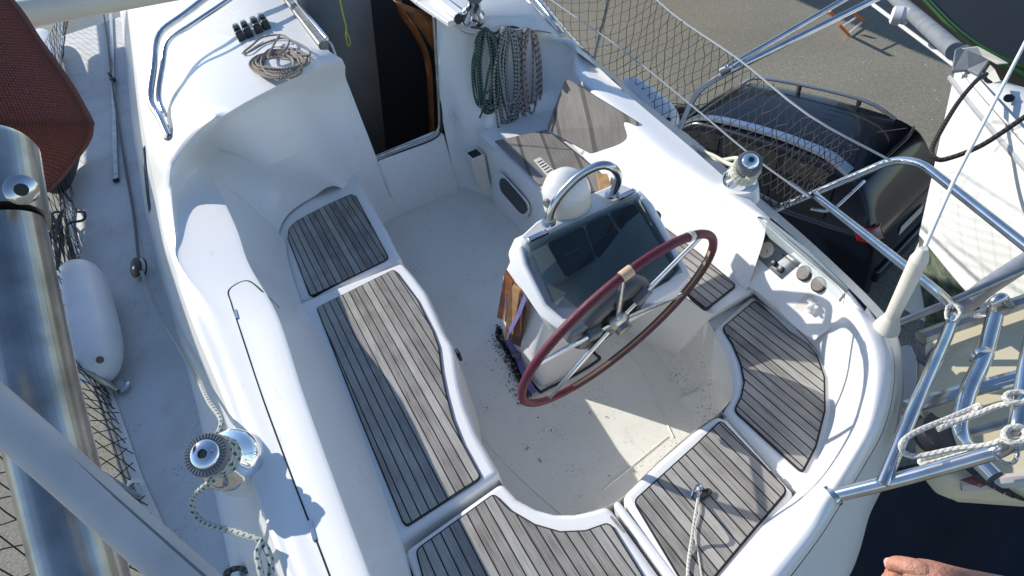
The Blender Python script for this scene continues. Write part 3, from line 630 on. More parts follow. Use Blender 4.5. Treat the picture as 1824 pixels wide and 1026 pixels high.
fwd = [Vector((r.x, r.y, r.z)) + Vector((.15, 1.6, 0)) for r in rows[0]]
fwd2 = [Vector((r.x, r.y, r.z)) + Vector((.0, 4.4, .0)) for r in rows[0]]
loft('hull', [fwd2, fwd] + rows, M['hull'], Y, 4, 5)
# port topside
toe = [(330, 1060), (301, 956), (256, 854), (233, 789), (209, 720), (172, 620), (140, 480), (125, 340), (110, 170), (112, 20), (118, -90)]
toeP = [A(x, y, .28) for x, y in toe]
prt = []
for p in [Vector((-.35, .2, .28)), Vector((-.6, .8, .28))] + toeP:
    q = p + Vector((-.05, 0, 0)); prt.append([p, q, q + Vector((-.04, 0, -.35)), q + Vector((.12, 0, -1.1)), q + Vector((.6, 0, -1.8)), Vector((.3, q.y, -2.3))])
loft('hull', prt, M['hull'], Y, 3, 5)
pm('transom', [(-.35, .2, .25), (1.0, .28, .25), (.8, .5, -1.9), (-.1, .5, -1.9)], [(0, 1, 2, 3)], M['hull'], Y, solid=.02)
prism('keel', [(.3, 2.6, -1.9), (.42, 2.5, -1.9), (.55, 2.6, -1.9), (.6, 4.0, -1.9), (.42, 4.4, -1.9), (.25, 4.0, -1.9)], -3.35, M['antifoul'], Y)
# --- side deck, port
dk = []
foot = [(445, 1120), (410, 1000), (352, 740), (318, 610), (286, 495), (275, 440), (258, 375), (245, 290), (232, 215), (222, 130), (215, 20), (210, -90)]
fp = [A(x, y, .275) for x, y in foot]
def lerp_at_y(P, y):
    for i in range(len(P) - 1):
        a, b = P[i], P[i + 1]
        if (a.y - y) * (b.y - y) <= 0 and abs(a.y - b.y) > 1e-6: return a.lerp(b, (y - a.y) / (b.y - a.y))
    return P[0] if abs(P[0].y - y) < abs(P[-1].y - y) else P[-1]
ys = [1.0 + i * .35 for i in range(26)]
rows = []
for y in ys:
    a = lerp_at_y(toeP, y); b = lerp_at_y(fp, y); rows.append([Vector((a.x - .03, y, .275)), Vector((b.x + .10, y, .285))])
loft('side_deck', rows, M['deck'], Y, 2, 2, smooth_v=False)
# toe rail: aluminium extrusion with slots
tr = Mesh(); ts = cr(toeP, 6)
tr.tube([p + Vector((-.035, 0, .012)) for p in ts], .016, 4)
tr.tube([p + Vector((-.052, 0, .035)) for p in ts], .007, 4)
tr.build('toe_rail', M['alu'], Y, smooth=False)
# --- foredeck and bow, beyond the top edge
fd_ = []
for yy, xa, xb in ((5.2, -1.05, 2.45), (6.5, -1.0, 2.3), (8, -.7, 1.95), (9.5, -.2, 1.4), (10.6, .45, .75)):
    fd_.append([Vector((xa, yy, .26)), Vector((xa * .6 + xb * .4, yy, .30)), Vector((xa * .4 + xb * .6, yy, .30)), Vector((xb, yy, .26))])
loft('foredeck', fd_, M['gel'], Y, 4, 3)
loft('hull', [[r[-1], r[-1] + Vector((-.1, 0, -.9)), r[-1].lerp(Vector((.6, r[-1].y - .3, -2)), .8)] for r in fd_], M['hull'], Y, 4, 4)
loft('hull', [[r[0], r[0] + Vector((.1, 0, -.9)), r[0].lerp(Vector((.6, r[0].y - .3, -2)), .8)] for r in fd_], M['hull'], Y, 4, 4)
# --- cabin top
# starboard cabin top beyond the hatch
cst = [
 [AY(790, 35, 3.40), A(838, 60, .99), A(900, 55, .97), A(960, 54, .93), A(1010, 66, .84)],
 [A(775, 15, 1.08), A(830, 22, 1.08), A(890, 25, 1.04), A(950, 22, .98), A(1000, 50, .86)],
 [A(745, -10, 1.12), A(800, -15, 1.12), A(870, -10, 1.08), A(930, -12, 1.0), A(975, 15, .88)],
 [A(690, -70, 1.16), A(760, -75, 1.16), A(840, -75, 1.1), A(890, -75, 1.0), A(930, -60, .9)],
]
loft('cabin_top', cst, M['geltread'], Y, 6, 6)
# hatch slide rails
def slab(name, pts, w_, h, m, parent=Y):
    mm = Mesh(); P = [Vector(p) for p in pts]
    for i in range(len(P) - 1):
        d = (P[i + 1] - P[i]); x = d.normalized(); z = Vector((0, 0, 1)); y = z.cross(x).normalized(); z = x.cross(y)
        mm.box((P[i] + P[i + 1]) / 2, d.length, w_, h, basis(x, y, z))
    return mm.build(name, m, parent, bevel=min(w_, h) * .2)
hr = slab('hatch_rail', [A(578, 84, 1.13), A(505, -10, 1.15), A(430, -110, 1.18)], .05, .05, M['alu'])
slab('rail_cap', [A(583, 70, 1.165), A(515, -12, 1.185), A(440, -110, 1.2)], .018, .02, M['silver'], hr)
Mesh().lathe([(.026, -.01), (.028, 0), (.022, .006)], A(577, 82, 1.13), (0.1, -1, 0), 16).build('end_cap', M['black'], hr)
hr = slab('hatch_rail', [A(822, 30, 1.10), A(765, -15, 1.13), A(690, -75, 1.17)], .05, .045, M['gel'])
Mesh().lathe([(.024, -.01), (.026, 0), (.020, .006)], A(817, 34, 1.10), (0.1, -1, 0), 16).build('end_cap', M['black'], hr)
slab('hatch_rail_base', [A(806, 42, 1.07), A(750, 5, 1.09), A(680, -50, 1.13)], .05, .03, M['gel'])
# interior seen through the companionway
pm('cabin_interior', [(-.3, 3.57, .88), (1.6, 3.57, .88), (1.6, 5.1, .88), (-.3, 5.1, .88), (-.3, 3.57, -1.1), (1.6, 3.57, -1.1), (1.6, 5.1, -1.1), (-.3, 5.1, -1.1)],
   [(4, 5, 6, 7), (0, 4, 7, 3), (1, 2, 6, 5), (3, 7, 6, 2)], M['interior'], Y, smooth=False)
ip = Mesh(); pa, pb, pc, pd = AY(520, -30, 4.1), AY(655, -30, 4.1), AY(690, 300, 4.1), AY(600, 300, 4.1)
pm('inner_door', [pa, pb, pc, pd], [(0, 1, 2, 3)], M['panelgrey'], Y, solid=.02)
tube('wood_trim', [AY(705, -10, 3.9), AY(718, 25, 3.9), AY(742, 60, 3.9), AY(762, 110, 3.9), AY(768, 180, 3.9), AY(770, 260, 3.9)], .02, M['wood'], Y, 6, sm=5)
pm('wood_panel', [AY(700, 0, 3.75), AY(772, 28, 3.75), AY(775, 95, 3.75), AY(752, 60, 3.75), AY(728, 25, 3.75)], [(0, 1, 2, 3, 4)], M['wood'], Y, solid=.015)
# moulded grooves and locker lid lines on the port coaming
def zc(x, y): return .742
lgs = [gsurf(x, y)[0] for x, y in ((497, 548), (468, 520), (440, 500), (408, 516), (412, 540), (425, 580), (447, 647), (470, 715), (495, 783), (520, 850), (546, 918), (572, 985), (600, 1060))]
tube('lid_gap', lgs, .0026, M['gap'], Y, 6, sm=5)
for x, y, l_ in ((421, 560, .055), (557, 945, .065)):
    h_ = gsurf(x, y); Mesh().box(h_[0] + h_[1] * .002, .010, l_, .004, Matrix.Rotation(-.04, 3, 'Z')).build('hinge', M['steel'], Y)
#@@PART3
# ======================= fittings of our yacht =======================
def winch(name, base, top, rb, rt, label=None, parent=Y, big=True):
    base = Vector(base); top = Vector(top); ax = (top - base); h = ax.length; ax.normalize()
    w_ = Mesh().lathe([(rb * 1.12, -.012), (rb * 1.12, .006), (rb * 1.04, .014), (rb * .96, h * .16), (rb * .72, h * .26), (rb * .60, h * .40), (rb * .58, h * .62), (rb * .66, h * .78), (rb * .74, h * .84)], base, ax, 32).build(name, M['chrome'], parent, label=label)
    Mesh().lathe([(rt * .97, h * .80), (rt, h * .83), (rt, h * .93), (rt * .96, h * .975), (rt * .70, h * .975)], base, ax, 32).build('self_tailing_jaw', M['greyp'], w_)
    Mesh().lathe([(rt * .70, h * .97), (rt * .69, h * 1.0), (rt * .60, h * 1.035), (rt * .40, h * 1.06), (rt * .30, h * 1.075), (rt * .22, h * 1.075), (rt * .20, h * 1.0)], base, ax, 32).build('winch_cap', M['chrome'], w_)
    Mesh().lathe([(rt * .19, h * 1.045), (rt * .19, h * 1.068)], base, ax, 12).build('handle_socket', M['black'], w_)
    t = Mesh(); u = ax.orthogonal().normalized(); v = ax.cross(u)
    for i in range(36):
        a = i * math.tau / 36; d = u * math.cos(a) + v * math.sin(a); t.box(base + ax * h * .978 + d * rt * .84, rt * .20, .0025, .004, basis(d, ax.cross(d), ax))
    t.build('jaw_teeth', M['greyl'], w_, smooth=False)
    return base, ax, h
wb, wax, wh = winch('winch', A(409, 818, .755), A(364, 809, .89), .080, .059)
Mesh().lathe([(.100, -.10), (.090, -.05), (.084, -.020), (.080, -.012)], A(411, 822, .745), wax, 32).build('winch_plinth', M['gel'], Y)
winch('winch', A(1317, 322, .765), A(1337, 287, .90), .058, .045)
Mesh().lathe([(.075, -.06), (.07, -.02), (.066, .0)], A(1318, 328, .76), (0, 0, 1), 28).build('winch_plinth', M['gel'], Y)
winch('winch', A(843, 28, 1.09), A(846, -16, 1.24), .06, .045)
for p in ((255, 475),):
    pass
# steering wheel
WC = Vector((.771, 1.231, .685)); WR = .4; tl, yw = rad(-21.8), rad(6.9)
wa = Vector((math.cos(yw), math.sin(yw), 0)); wu = Vector((-math.sin(yw) * math.sin(tl), math.cos(yw) * math.sin(tl), math.cos(tl))); wn = wa.cross(wu)
def wp(t, r=WR, n=0): return WC + wa * (r * math.cos(t)) + wu * (r * math.sin(t)) + wn * n
sw = Mesh(); N_ = 72
seg1 = [wp(math.tau * i / N_) for i in range(N_)]
def near(px, py): return min((i * math.tau / 720 for i in range(720)), key=lambda t: (proj(wp(t)) - Vector((px, py))).length)
t_knot = near(1120, 492); t_fwd = near(1228, 420); t_seam = near(1020, 694); t_fwd2 = near(1262, 440)
wheel = Mesh().tube(seg1, .0138, 14, closed=True).build('steering_wheel', M['leather'], Y)
def arc(t0, t1, r, n, name, m, parent, k=40, rr=WR):
    P = [wp(t0 + (t1 - t0) * i / k, rr) for i in range(k + 1)]
    return Mesh().tube(P, r, n).build(name, m, parent)
tb = t_seam
while tb > t_fwd2: tb -= math.tau
arc(tb, t_fwd2, .0144, 14, 'worn_leather', M['leatherd'], wheel)
# stitching on the inside of the rim
st = Mesh()
for i in range(220):
    t = tb + (t_fwd2 - tb) * i / 220 * 1.0; p = wp(t, WR - .0140, -.004); q = wp(t + .006, WR - .0140, .004); st.tube([p, q], .0011, 4)
sto = st.build('stitching', M['tan'], wheel)
for tt, wd in ((t_knot, .045), (t_fwd, .03)):
    arc(tt - wd, tt + wd, .0162, 14, 'whipping', M['tan'] if wd > .04 else M['creamp'], wheel, 6)
for px_, py_ in ((1117, 500), (1252, 433), (1212, 517), (968, 662), (974, 708)):
    t = near(px_, py_)
    Mesh().tube([wp(t, .035, -.012), wp(t, .2, -.006), wp(t, WR - .012)], [.0105, .009, .0075], 10).build('spoke', M['steel'], wheel)
hub = Mesh().lathe([(.045, -.045), (.05, -.02), (.045, .0), (.03, .012), (.028, .03), (.012, .034)], WC, wn, 24).build('hub', M['steeld'], wheel)
Mesh().lathe([(.034, -.10), (.05, -.06), (.062, -.045), (.05, -.035)], WC, wn, 24).build('hub_cone', M['black'], hub)
# autopilot drive ring behind the wheel
ap = Mesh(); prof = [(r_, n_ + .04) for r_, n_ in [(.105, -.115), (.158, -.112), (.165, -.095), (.163, -.075), (.150, -.062), (.115, -.060), (.105, -.075)]]
v0 = len(ap.v)
rw = [[wp(math.tau * i / 48, r, n) for r, n in prof] for i in range(48)]
k = len(prof)
ap.v = [p for r in rw for p in r]
for i in range(48):
    for j in range(k):
        ap.quad(i * k + j, i * k + (j + 1) % k, ((i + 1) % 48) * k + (j + 1) % k, ((i + 1) % 48) * k + j)
apo = ap.build('wheel_drive', M['greyd'], Y)
Mesh().lathe([(.106, -.07), (.106, -.06)], WC, wn, 32).build('drive_plate', M['black'], apo)
Mesh().box(wp(near(968, 662), .15, -.05), .12, .07, .05, basis(wa, wu, wn)).build('drive_motor', M['greyp'], apo, bevel=.015)
for tt in (near(1252, 433), near(968, 662)):
    d = (wp(tt) - WC).normalized(); Mesh().box(wp(tt, .125, -.008), .06, .036, .03, basis(d, wn.cross(d), wn)).build('spoke_clamp', M['greyp'], apo, bevel=.005)
# pedestal
def sect(x0, x1, y0, y1, z, r=.05, zz=None):
    P = roundpoly([Vector((x0, y0, z)), Vector((x1, y0, z)), Vector((x1, y1, z)), Vector((x0, y1, z))], r, 4)
    return P
def stack(name, secs, m, parent, bevel=0, cap=True):
    n = len(secs[0]); v = [p for s_ in secs for p in s_]; f = []
    for i in range(len(secs) - 1):
        for j in range(n): f.append((i * n + j, i * n + (j + 1) % n, (i + 1) * n + (j + 1) % n, (i + 1) * n + j))
    if cap: f.append(tuple(range(n))[::-1]); f.append(tuple((len(secs) - 1) * n + j for j in range(n)))
    return pm(name, v, f, m, parent, True, bevel=bevel)
ped = stack('pedestal', [sect(.615, .90, 1.67, 2.06, 0, .06), sect(.62, .91, 1.67, 2.04, .2, .06), sect(.66, .98, 1.60, 2.0, .42, .06), sect(.70, 1.06, 1.46, 1.92, .58, .06)], M['gel'], Y)
Mesh().tube(cr([Vector((.60, 2.08, .006)), Vector((.60, 1.70, .006)), Vector((.64, 1.655, .006)), Vector((.9, 1.655, .006)), Vector((.92, 1.72, .006)), Vector((.92, 2.08, .006))], 4), .006, 6).build('base_seal', M['dark'], ped)
# head: sloping console with the tinted cover
hb = [A(960, 560, .60), A(990, 602, .56), A(1062, 608, .56), A(1232, 500, .58), A(1165, 360, .68), A(955, 460, .68)]
def P2(l): return [A(*q) for q in l]
lowr = P2([(938, 520, .63), (982, 592, .555), (1010, 600, .55), (1075, 600, .555), (1205, 530, .575), (1225, 505, .60), (1170, 390, .70), (1145, 372, .72), (1000, 415, .72), (925, 440, .70), (915, 465, .68)])
mid = P2([(912, 490, .70), (960, 560, .635), (1000, 592, .61), (1065, 595, .61), (1208, 518, .62), (1230, 492, .64), (1162, 362, .79), (1140, 338, .80), (1000, 385, .80), (916, 425, .79), (905, 450, .77)])
topr = P2([(932, 470, .765), (968, 545, .665), (1000, 575, .635), (1062, 578, .635), (1200, 502, .645), (1222, 478, .66), (1158, 362, .800), (1132, 342, .812), (1005, 385, .812), (935, 425, .812), (925, 440, .80)])
cn_ = sum(topr, Vector()) / len(topr)
inner = [p_ + (cn_ - p_) * .07 + Vector((0, 0, .0)) for p_ in topr]; inlow = [p_ + (cn_ - p_) * .09 + Vector((0, 0, -.05)) for p_ in topr]
head = stack('pedestal_head', [lowr, mid, topr, inner, inlow], M['gel'], Y, bevel=.006)
cons = P2([(905, 450, .775), (935, 410, .815), (962, 388, .85), (1075, 335, .85), (1133, 335, .82), (1134, 344, .81), (937, 432, .81)])
prism('console_top', P2([(921, 424, .822), (955, 392, .845), (1030, 352, .85), (1100, 322, .845), (1132, 336, .825), (1136, 346, .818), (1000, 404, .818), (937, 434, .818)]), .72, M['gel'], head, bevel=.015)
# recess floor with instruments, under the cover
g0, g1, g2, g3, g4 = A(939, 436, .822), A(1133, 347, .822), A(1213, 486, .66), A(1078, 540, .65), A(985, 545, .65)
ins = pm('console_face', [p + Vector((0, 0, -.022)) for p in (A(945, 440, .815), A(1128, 350, .815), A(1205, 480, .665), A(1075, 536, .655), A(990, 538, .655))], [(0, 1, 2, 3, 4)], M['consolegrey'], head)
e1 = (g1 - g0).normalized(); e2 = ((g4 - g0) - e1 * (g4 - g0).dot(e1)).normalized(); en = e1.cross(e2); en = en if en.z > 0 else -en
def onface(px, py):
    r = ray(px, py); o_ = Vector((0, 0, CAMZ)); return o_ + r * ((g0 + en * -.004 - o_).dot(en) / r.dot(en))
for quad, (cx_, cy_) in (([(974, 432), (1040, 402), (1062, 462), (1010, 494)], (1022, 449)), ([(1044, 400), (1084, 380), (1114, 432), (1066, 461)], (1077, 422)), ([(1088, 378), (1130, 361), (1157, 402), (1121, 430)], (1126, 396))):
    P_ = roundpoly([onface(*q_) + en * -.004 for q_ in quad], .012, 3); k_ = len(P_)
    pod = pm('instrument_cover', P_ + [p_ - en * .014 for p_ in P_], [tuple(range(k_)), tuple(range(2 * k_ - 1, k_ - 1, -1))] + [(i_, k_ + i_, k_ + (i_ + 1) % k_, (i_ + 1) % k_) for i_ in range(k_)], M['black'], head, bevel=.003)
    tx = bpy.data.curves.new('lettering', 'FONT'); tx.body = 'Raymarine'; tx.size = .0145; tx.align_x = 'CENTER'; tx.extrude = .0003
    to = bpy.data.objects.new('lettering', tx); C.objects.link(to)
    me = bpy.data.meshes.new_from_object(to); bpy.data.objects.remove(to)
    R_ = basis(e1, -e2, en) @ Matrix.Rotation(.06, 3, 'Z'); c_ = onface(cx_, cy_)
    for v_ in me.vertices: v_.co = c_ - en * .0032 + R_ @ Vector(v_.co)
    link('lettering', me, M['greyl'], pod, smooth=False)
Mesh().lathe([(.022, 0), (.022, .004)], onface(1060, 512), en, 20).build('instrument_knob', M['black'], head)
gl = pm('console_cover', [g0 + en * .010, g1 + en * .010, g2 + en * .010, A(1150, 515, .66), A(1075, 548, .645) + en * .006, A(1052, 556, .64) + en * .008, A(1030, 552, .64) + en * .008, A(1003, 528, .665) + en * .01, A(982, 541, .655) + en * .01], [tuple(range(9))], M['glass'], head, solid=.005, smooth=False)
for a_, b_ in (((941, 428), (975, 412)), ((1100, 354), (1131, 339))):
    p, q = A(*a_, .835), A(*b_, .835); d = (q - p); x = d.normalized()
    Mesh().box((p + q) / 2, d.length, .022, .012, basis(x, Vector((0, 0, 1)).cross(x), Vector((0, 0, 1)))).build('cover_hinge', M['steel'], head, bevel=.002)
Mesh().lathe([(.014, 0), (.022, .01), (.022, .03), (.014, .04)], A(1160, 392, .72), (.9, .1, .3), 16).build('throttle_knob', M['black'], head)
Mesh().lathe([(.030, .0), (.032, .04), (.01, .05)], A(1160, 385, .73) + Vector((0, 0, 0)), (.9, 0, .3), 16)
# compass dome and grab hoop
cb = A(1010, 360, .85)
cp = Mesh().lathe([(.088, -.01), (.088, .03), (.086, .045)], cb, (0, -.1, 1), 36).build('compass', M['creamp'], Y)
Mesh().lathe([(.087, .045), (.089, .05), (.085, .075), (.072, .105), (.045, .128), (.015, .138), (0, .139)], cb, (0, -.1, 1), 36).build('compass_hood', M['whitep'], cp)
Mesh().lathe([(.016, 0), (.018, .01), (.012, .016)], cb + Vector((-.085, -.02, .05)), (-1, -.3, .2), 14).build('hood_knob', M['greyp'], cp)
hp = [A(977, 396, .85), A(983, 372, .90), A(1000, 345, .95), A(1030, 315, 1.0), A(1065, 296, 1.03), A(1088, 297, 1.02), A(1101, 312, .97), A(1098, 330, .91), A(1090, 346, .85)]
ho = tube('grab_hoop', hp, .0155, M['steel'], Y, 14, sm=5)
for p in (hp[0], hp[-1]): Mesh().lathe([(.028, -.004), (.028, .004), (.02, .008)], p, (0, 0, 1), 20).build('hoop_flange', M['steel'], ho)
# starboard locker window, vent, drink holder
lw = lambda y, z: Vector((1.112 if 0 else 1.105, y, z))
wy0, wy1 = 2.50, 2.93
fr = pm('locker_window', roundpoly([Vector((1.093, 2.47, .40)), Vector((1.106, 2.93, .40)), Vector((1.104, 2.95, .19)), Vector((1.088, 2.47, .19))], .05, 5), [tuple(range(24))], M['whitep'], Y, solid=.014, bevel=.003) if 0 else None
def facequad(name, px, zc_, m, parent, thick=.008, r=.03):
    pts = []
    for x, y in px:
        r_ = ray(x, y); o_ = Vector((0, 0, CAMZ)); n_ = Vector((-1, .03, 0)).normalized(); p0 = Vector((1.103 - zc_, 2.7, .3))
        pts.append(o_ + r_ * ((p0 - o_).dot(n_) / r_.dot(n_)))
    pts = roundpoly(pts, r, 5)
    return pm(name, pts, [tuple(range(len(pts)))], m, parent, smooth=False, solid=thick)
lwf = facequad('locker_window', [(884, 308), (894, 308), (940, 358), (945, 374), (940, 388), (928, 390), (885, 340), (881, 325)], .004, M['whitep'], Y)
facequad('window_pane', [(892, 317), (900, 318), (937, 362), (940, 374), (934, 381), (927, 379), (893, 340), (890, 328)], .014, M['black'], lwf, .004)
vt = Mesh()
vp = [A(950, 285, .515), A(962, 279, .515), A(1000, 315, .515), A(985, 325, .515)]
vent = prism('vent_grille', vp, .505, M['creamp'], Y, bevel=.003)
for i in range(7):
    t = (i + .5) / 7; a_ = vp[0].lerp(vp[1], .12 + .76 * t * 0 + .0) ; a_ = vp[0].lerp(vp[3], .1 + .8 * t); b_ = vp[1].lerp(vp[2], .1 + .8 * t)
    vt.box((a_ + b_) / 2 + Vector((0, 0, .001)), (b_ - a_).length * .7, .004, .003, basis((b_ - a_).normalized(), Vector((0, 0, 1)).cross((b_ - a_).normalized()), Vector((0, 0, 1))))
vt.build('vent_slots', M['dark'], vent, smooth=False)
hx = stack('bottle_holder', [[Vector((1.10 + a, 3.10 + b, .10)) for a, b in ((0, 0), (.07, 0), (.07, .09), (0, .09))], [Vector((1.085 + a, 3.09 + b, .33)) for a, b in ((0, 0), (.09, 0), (.09, .11), (0, .11))]], M['creamp'], Y, bevel=.008)
hx.location = Vector((-.055, .0, .03))
prism('holder_opening', [Vector((1.045 + a, 3.10 + b, .362)) for a, b in ((0, 0), (.06, 0), (.06, .08), (0, .08))], .355, M['gap'], hx).location = Vector((0, 0, 0))
# engine panel set in the starboard recess
rhit = surf(reco)
def quadon(name, px, off, m, parent, th=.006):
    g_ = [[rhit(*[a_ + (b_ - a_) * s_ for a_, b_ in zip([p_ + (q_ - p_) * t_ for p_, q_ in zip(px[0], px[1])], [p_ + (q_ - p_) * t_ for p_, q_ in zip(px[3], px[2])])]) for s_ in (0, .33, .66, 1)] for t_ in (0, .33, .66, 1)]
    return loft(name, [[h_[0] + h_[1] * off for h_ in r_] for r_ in g_], m, parent, 2, 2, solid=th)
epo = quadon('engine_panel', ((1334, 446), (1367, 418), (1427, 467), (1392, 497)), .004, M['panelsteel'], Y)
def ond(px, py, p0=None, n_=None): return rhit(px, py)[0] + rhit(px, py)[1] * .004
en2 = rhit(1385, 460)[1]; q0 = None; PX_ = (rhit(1427, 467)[0] - rhit(1367, 418)[0]); PX_ = (PX_ - en2 * PX_.dot(en2)).normalized()
gg = Mesh().lathe([(.030, 0), (.030, .006), (.026, .008)], ond(1367, 446, q0, en2), en2, 24).build('tachometer', M['creamp'], epo)
Mesh().box(ond(1370, 447, q0, en2) + en2 * .009, .034, .003, .002, basis(Vector((.7, .7, 0)), en2.cross(Vector((.7, .7, 0))).normalized(), en2)).build('needle', M['orange'], gg)
for x, y, r_ in ((1381, 470, .011), (1393, 481, .013)):
    Mesh().lathe([(r_, 0), (r_ * .9, .012), (r_ * .3, .014)], ond(x, y, q0, en2), en2, 16).build('key_switch', M['black'], epo)
Mesh().box(ond(1408, 464, q0, en2), .075, .004, .004, basis(PX_, en2.cross(PX_), en2)).build('panel_slot', M['dark'], epo)
for x, y, z in ((1433, 487, .652), (1459, 507, .655)):
    gc_ = rhit(x, y)[0]; g_ = Mesh().lathe([(.028, -.02), (.028, .004), (.024, .008)], gc_, en2, 24).build('round_gauge', M['black'], Y)
    Mesh().lathe([(.023, .0085), (.022, .0095)], gc_, en2, 20).build('gauge_face', M['gaugeface'], g_)
# clear cover strip hinged over the recess
pm('recess_cover', [A(1350, 388, .752), A(1362, 384, .765), A(1440, 444, .762), A(1512, 514, .755), A(1495, 535, .71), A(1440, 480, .715), A(1372, 424, .72)], [(0, 1, 2, 3, 4, 5, 6)], M['clear'], Y, smooth=False, solid=.005)
tube('cover_frame', [A(1350, 387, .757), A(1364, 390, .757), A(1440, 455, .757), A(1508, 519, .757), A(1496, 536, .715)], .004, M['steeld'], Y, 8)
tp = Mesh(); quadon('rust_stain', ((1440, 518), (1452, 524), (1430, 556), (1412, 548)), .0012, M['rust'], Y, .0)
tc_ = ond(1452, 544, RECP, en2) + en2 * .01
tp.tube([tc_ + Vector((-.025, 0, 0)), tc_ + Vector((.025, 0, 0))], .007, 8).tube([tc_ + Vector((0, -.02, 0)), tc_ + Vector((0, .02, .01))], .007, 8).lathe([(.016, -.03), (.014, .0), (.008, .012)], tc_, (0, 0, 1), 14)
tp.build('shower_tap', M['whitep'], Y)
Mesh().lathe([(.004, 0), (.003, .03)], A(816, 632, .405), (1, -.2, .1), 8)
lt = Mesh().box(A(817, 632, .39), .012, .03, .05).build('locker_latch', M['dark'], Y, bevel=.003)
# whip antenna on its cream base
an = Mesh().lathe([(.036, 0), (.034, .012), (.020, .05), (.0175, .08)], A(1578, 586, .735), (A(1640, 458, 1.0) - A(1578, 586, .735)), 24).build('antenna', M['creamp'], Y)
a0, a1 = A(1578, 586, .735), A(1637, 462, 1.02); ad_ = (a1 - a0).normalized()
Mesh().tube([a0 + ad_ * .06, a1], [.0185, .0215], 20).tube([a1, a1 + ad_ * .02, a1 + ad_ * .04], [.0215, .016, .009], 20).build('antenna_base', M['creamp'], an)
Mesh().tube([a1 + ad_ * .03, A(1700, 320, 1.13), A(1830, 68, 1.35)], [.0055, .005, .0045], 10).build('antenna_whip', M['whitep'], an)
# pushpit rails
push = tube('pushpit', bent([A(1380, 373, .40), A(1450, 345, .52), A(1592, 284, .74), A(1640, 290, .78), A(1842, 450, .84)], .1), .0155, M['steel'], Y, 14)
tube('lower_rail', bent([A(1450, 346, .55), A(1670, 520, .72), A(1702, 552, .78), A(1690, 590, .80), A(1625, 735, .86), A(1572, 862, .80)], .12), .015, M['steel'], push, 14)
tube('stern_rail', bent([A(1484, 883, .72), A(1600, 855, .80), A(1790, 800, .92), A(1812, 765, .98), A(1830, 640, 1.0), A(1850, 560, 1.0)], .06), .0165, M['steel'], push, 14)
Mesh().lathe([(.026, -.004), (.026, .004), (.019, .008)], A(1484, 883, .722), (.9, -.1, .45), 20).build('rail_flange', M['steel'], push)
tube('stay_rail', [A(1590, 580, .70), A(1700, 535, .76), A(1850, 468, .82)], .011, M['steeld'], push, 12)
tube('brace_wire', bent([A(1445, 372, .5), A(1480, 378, .52), A(1540, 322, .6)], .05), .006, M['steel'], push, 8)
tube('ensign_loop', cr([A(1770, 808, .93), A(1785, 822, .93), A(1803, 825, .93), A(1812, 812, .95), A(1812, 790, .95)], 5), .004, M['steel'], push, 8)
# folded frame tubes at the starboard gate
ga = tube('gate_frame', bent([A(1206, 240, .42), A(1242, 160, .72), A(1290, 132, .86), A(1330, 112, .90), A(1600, -22, 1.05), A(2100, -270, 1.3)], .12), .014, M['steel'], Y, 14)
tube('gate_frame_tube', [A(1292, 122, .89), A(1420, 48, .97), A(1540, -22, 1.05), A(2050, -320, 1.32)], .012, M['steel'], ga, 12)
Mesh().tube([A(1284, 128, .87), A(1300, 120, .89)], .02, 10).build('tube_joint', M['steeld'], ga)
# stanchion, lifelines, netting on the starboard side
stn = Mesh().tube([A(1056, 112, .42), A(1084, 0, .78), A(1100, -60, .98)], .0125, 12).build('stanchion', M['steeld'], Y)
L1 = [A(950, -160, 1.0), A(1100, -60, .98), A(1200, 26, .95), A(1315, 105, .93), A(1440, 205, .88), A(1586, 286, .76)]
L2 = [A(890, -70, .72), A(982, 0, .70), A(1100, 82, .68), A(1220, 178, .64), A(1340, 278, .60), A(1442, 352, .56)]
tube('lifeline', L1, .0045, M['wire'], Y, 8, sm=4)
tube('lifeline', L2, .0042, M['wire'], Y, 8, sm=4)
Mesh().tube([A(1405, 325, .57), A(1442, 350, .56)], .009, 10).build('turnbuckle', M['steel'], Y)
def net(name, top, bot, nx, ny, r, m, parent, sag=0.0, diag=True, seed=1):
    rnd = random.Random(seed); T = cr(top, 12); B = cr(bot, 12)
    def at_(P, t):
        x = t * (len(P) - 1); i = min(int(x), len(P) - 2); return P[i].lerp(P[i + 1], x - i)
    J = {}
    def pt(u, v):
        p = at_(T, u).lerp(at_(B, u), v); k = (round(u * 400), round(v * 400))
        if k not in J: J[k] = Vector((rnd.gauss(0, .004), rnd.gauss(0, .004), rnd.gauss(0, .004) - sag * math.sin(v * math.pi)))
        return p + J[k]
    mm = Mesh()
    for i in range(-ny, nx + ny):
        for s_ in (1, -1):
            pts = []
            for j in range(ny + 1):
                u = (i + (j if s_ > 0 else ny - j) * .5 * 1.0) / nx; v = j / ny
                if 0 <= u <= 1: pts.append(pt(u, v))
            if len(pts) > 1: mm.tube(pts, r, 3, caps=False)
    return mm.build(name, m, parent, smooth=False)
gun = [A(890, -110, .44), A(965, 5, .44), A(1056, 112, .42), A(1130, 178, .40), A(1206, 240, .40), A(1300, 322, .40), A(1382, 372, .42)]
net('safety_net', L1[:5] + [A(1450, 345, .6)] if 0 else [A(950, -160, 1.0), A(1100, -60, .98), A(1200, 26, .95), A(1315, 105, .93), A(1430, 197, .88), A(1530, 265, .80)], gun + [A(1445, 348, .56)], 44, 12, .0021, M['net'], Y)
dirt = Mesh()
# toe rail starboard with deck strip
tube('toe_rail', [g + Vector((.012, 0, .01)) for g in gun], .012, M['alu'], Y, 6, sm=4)
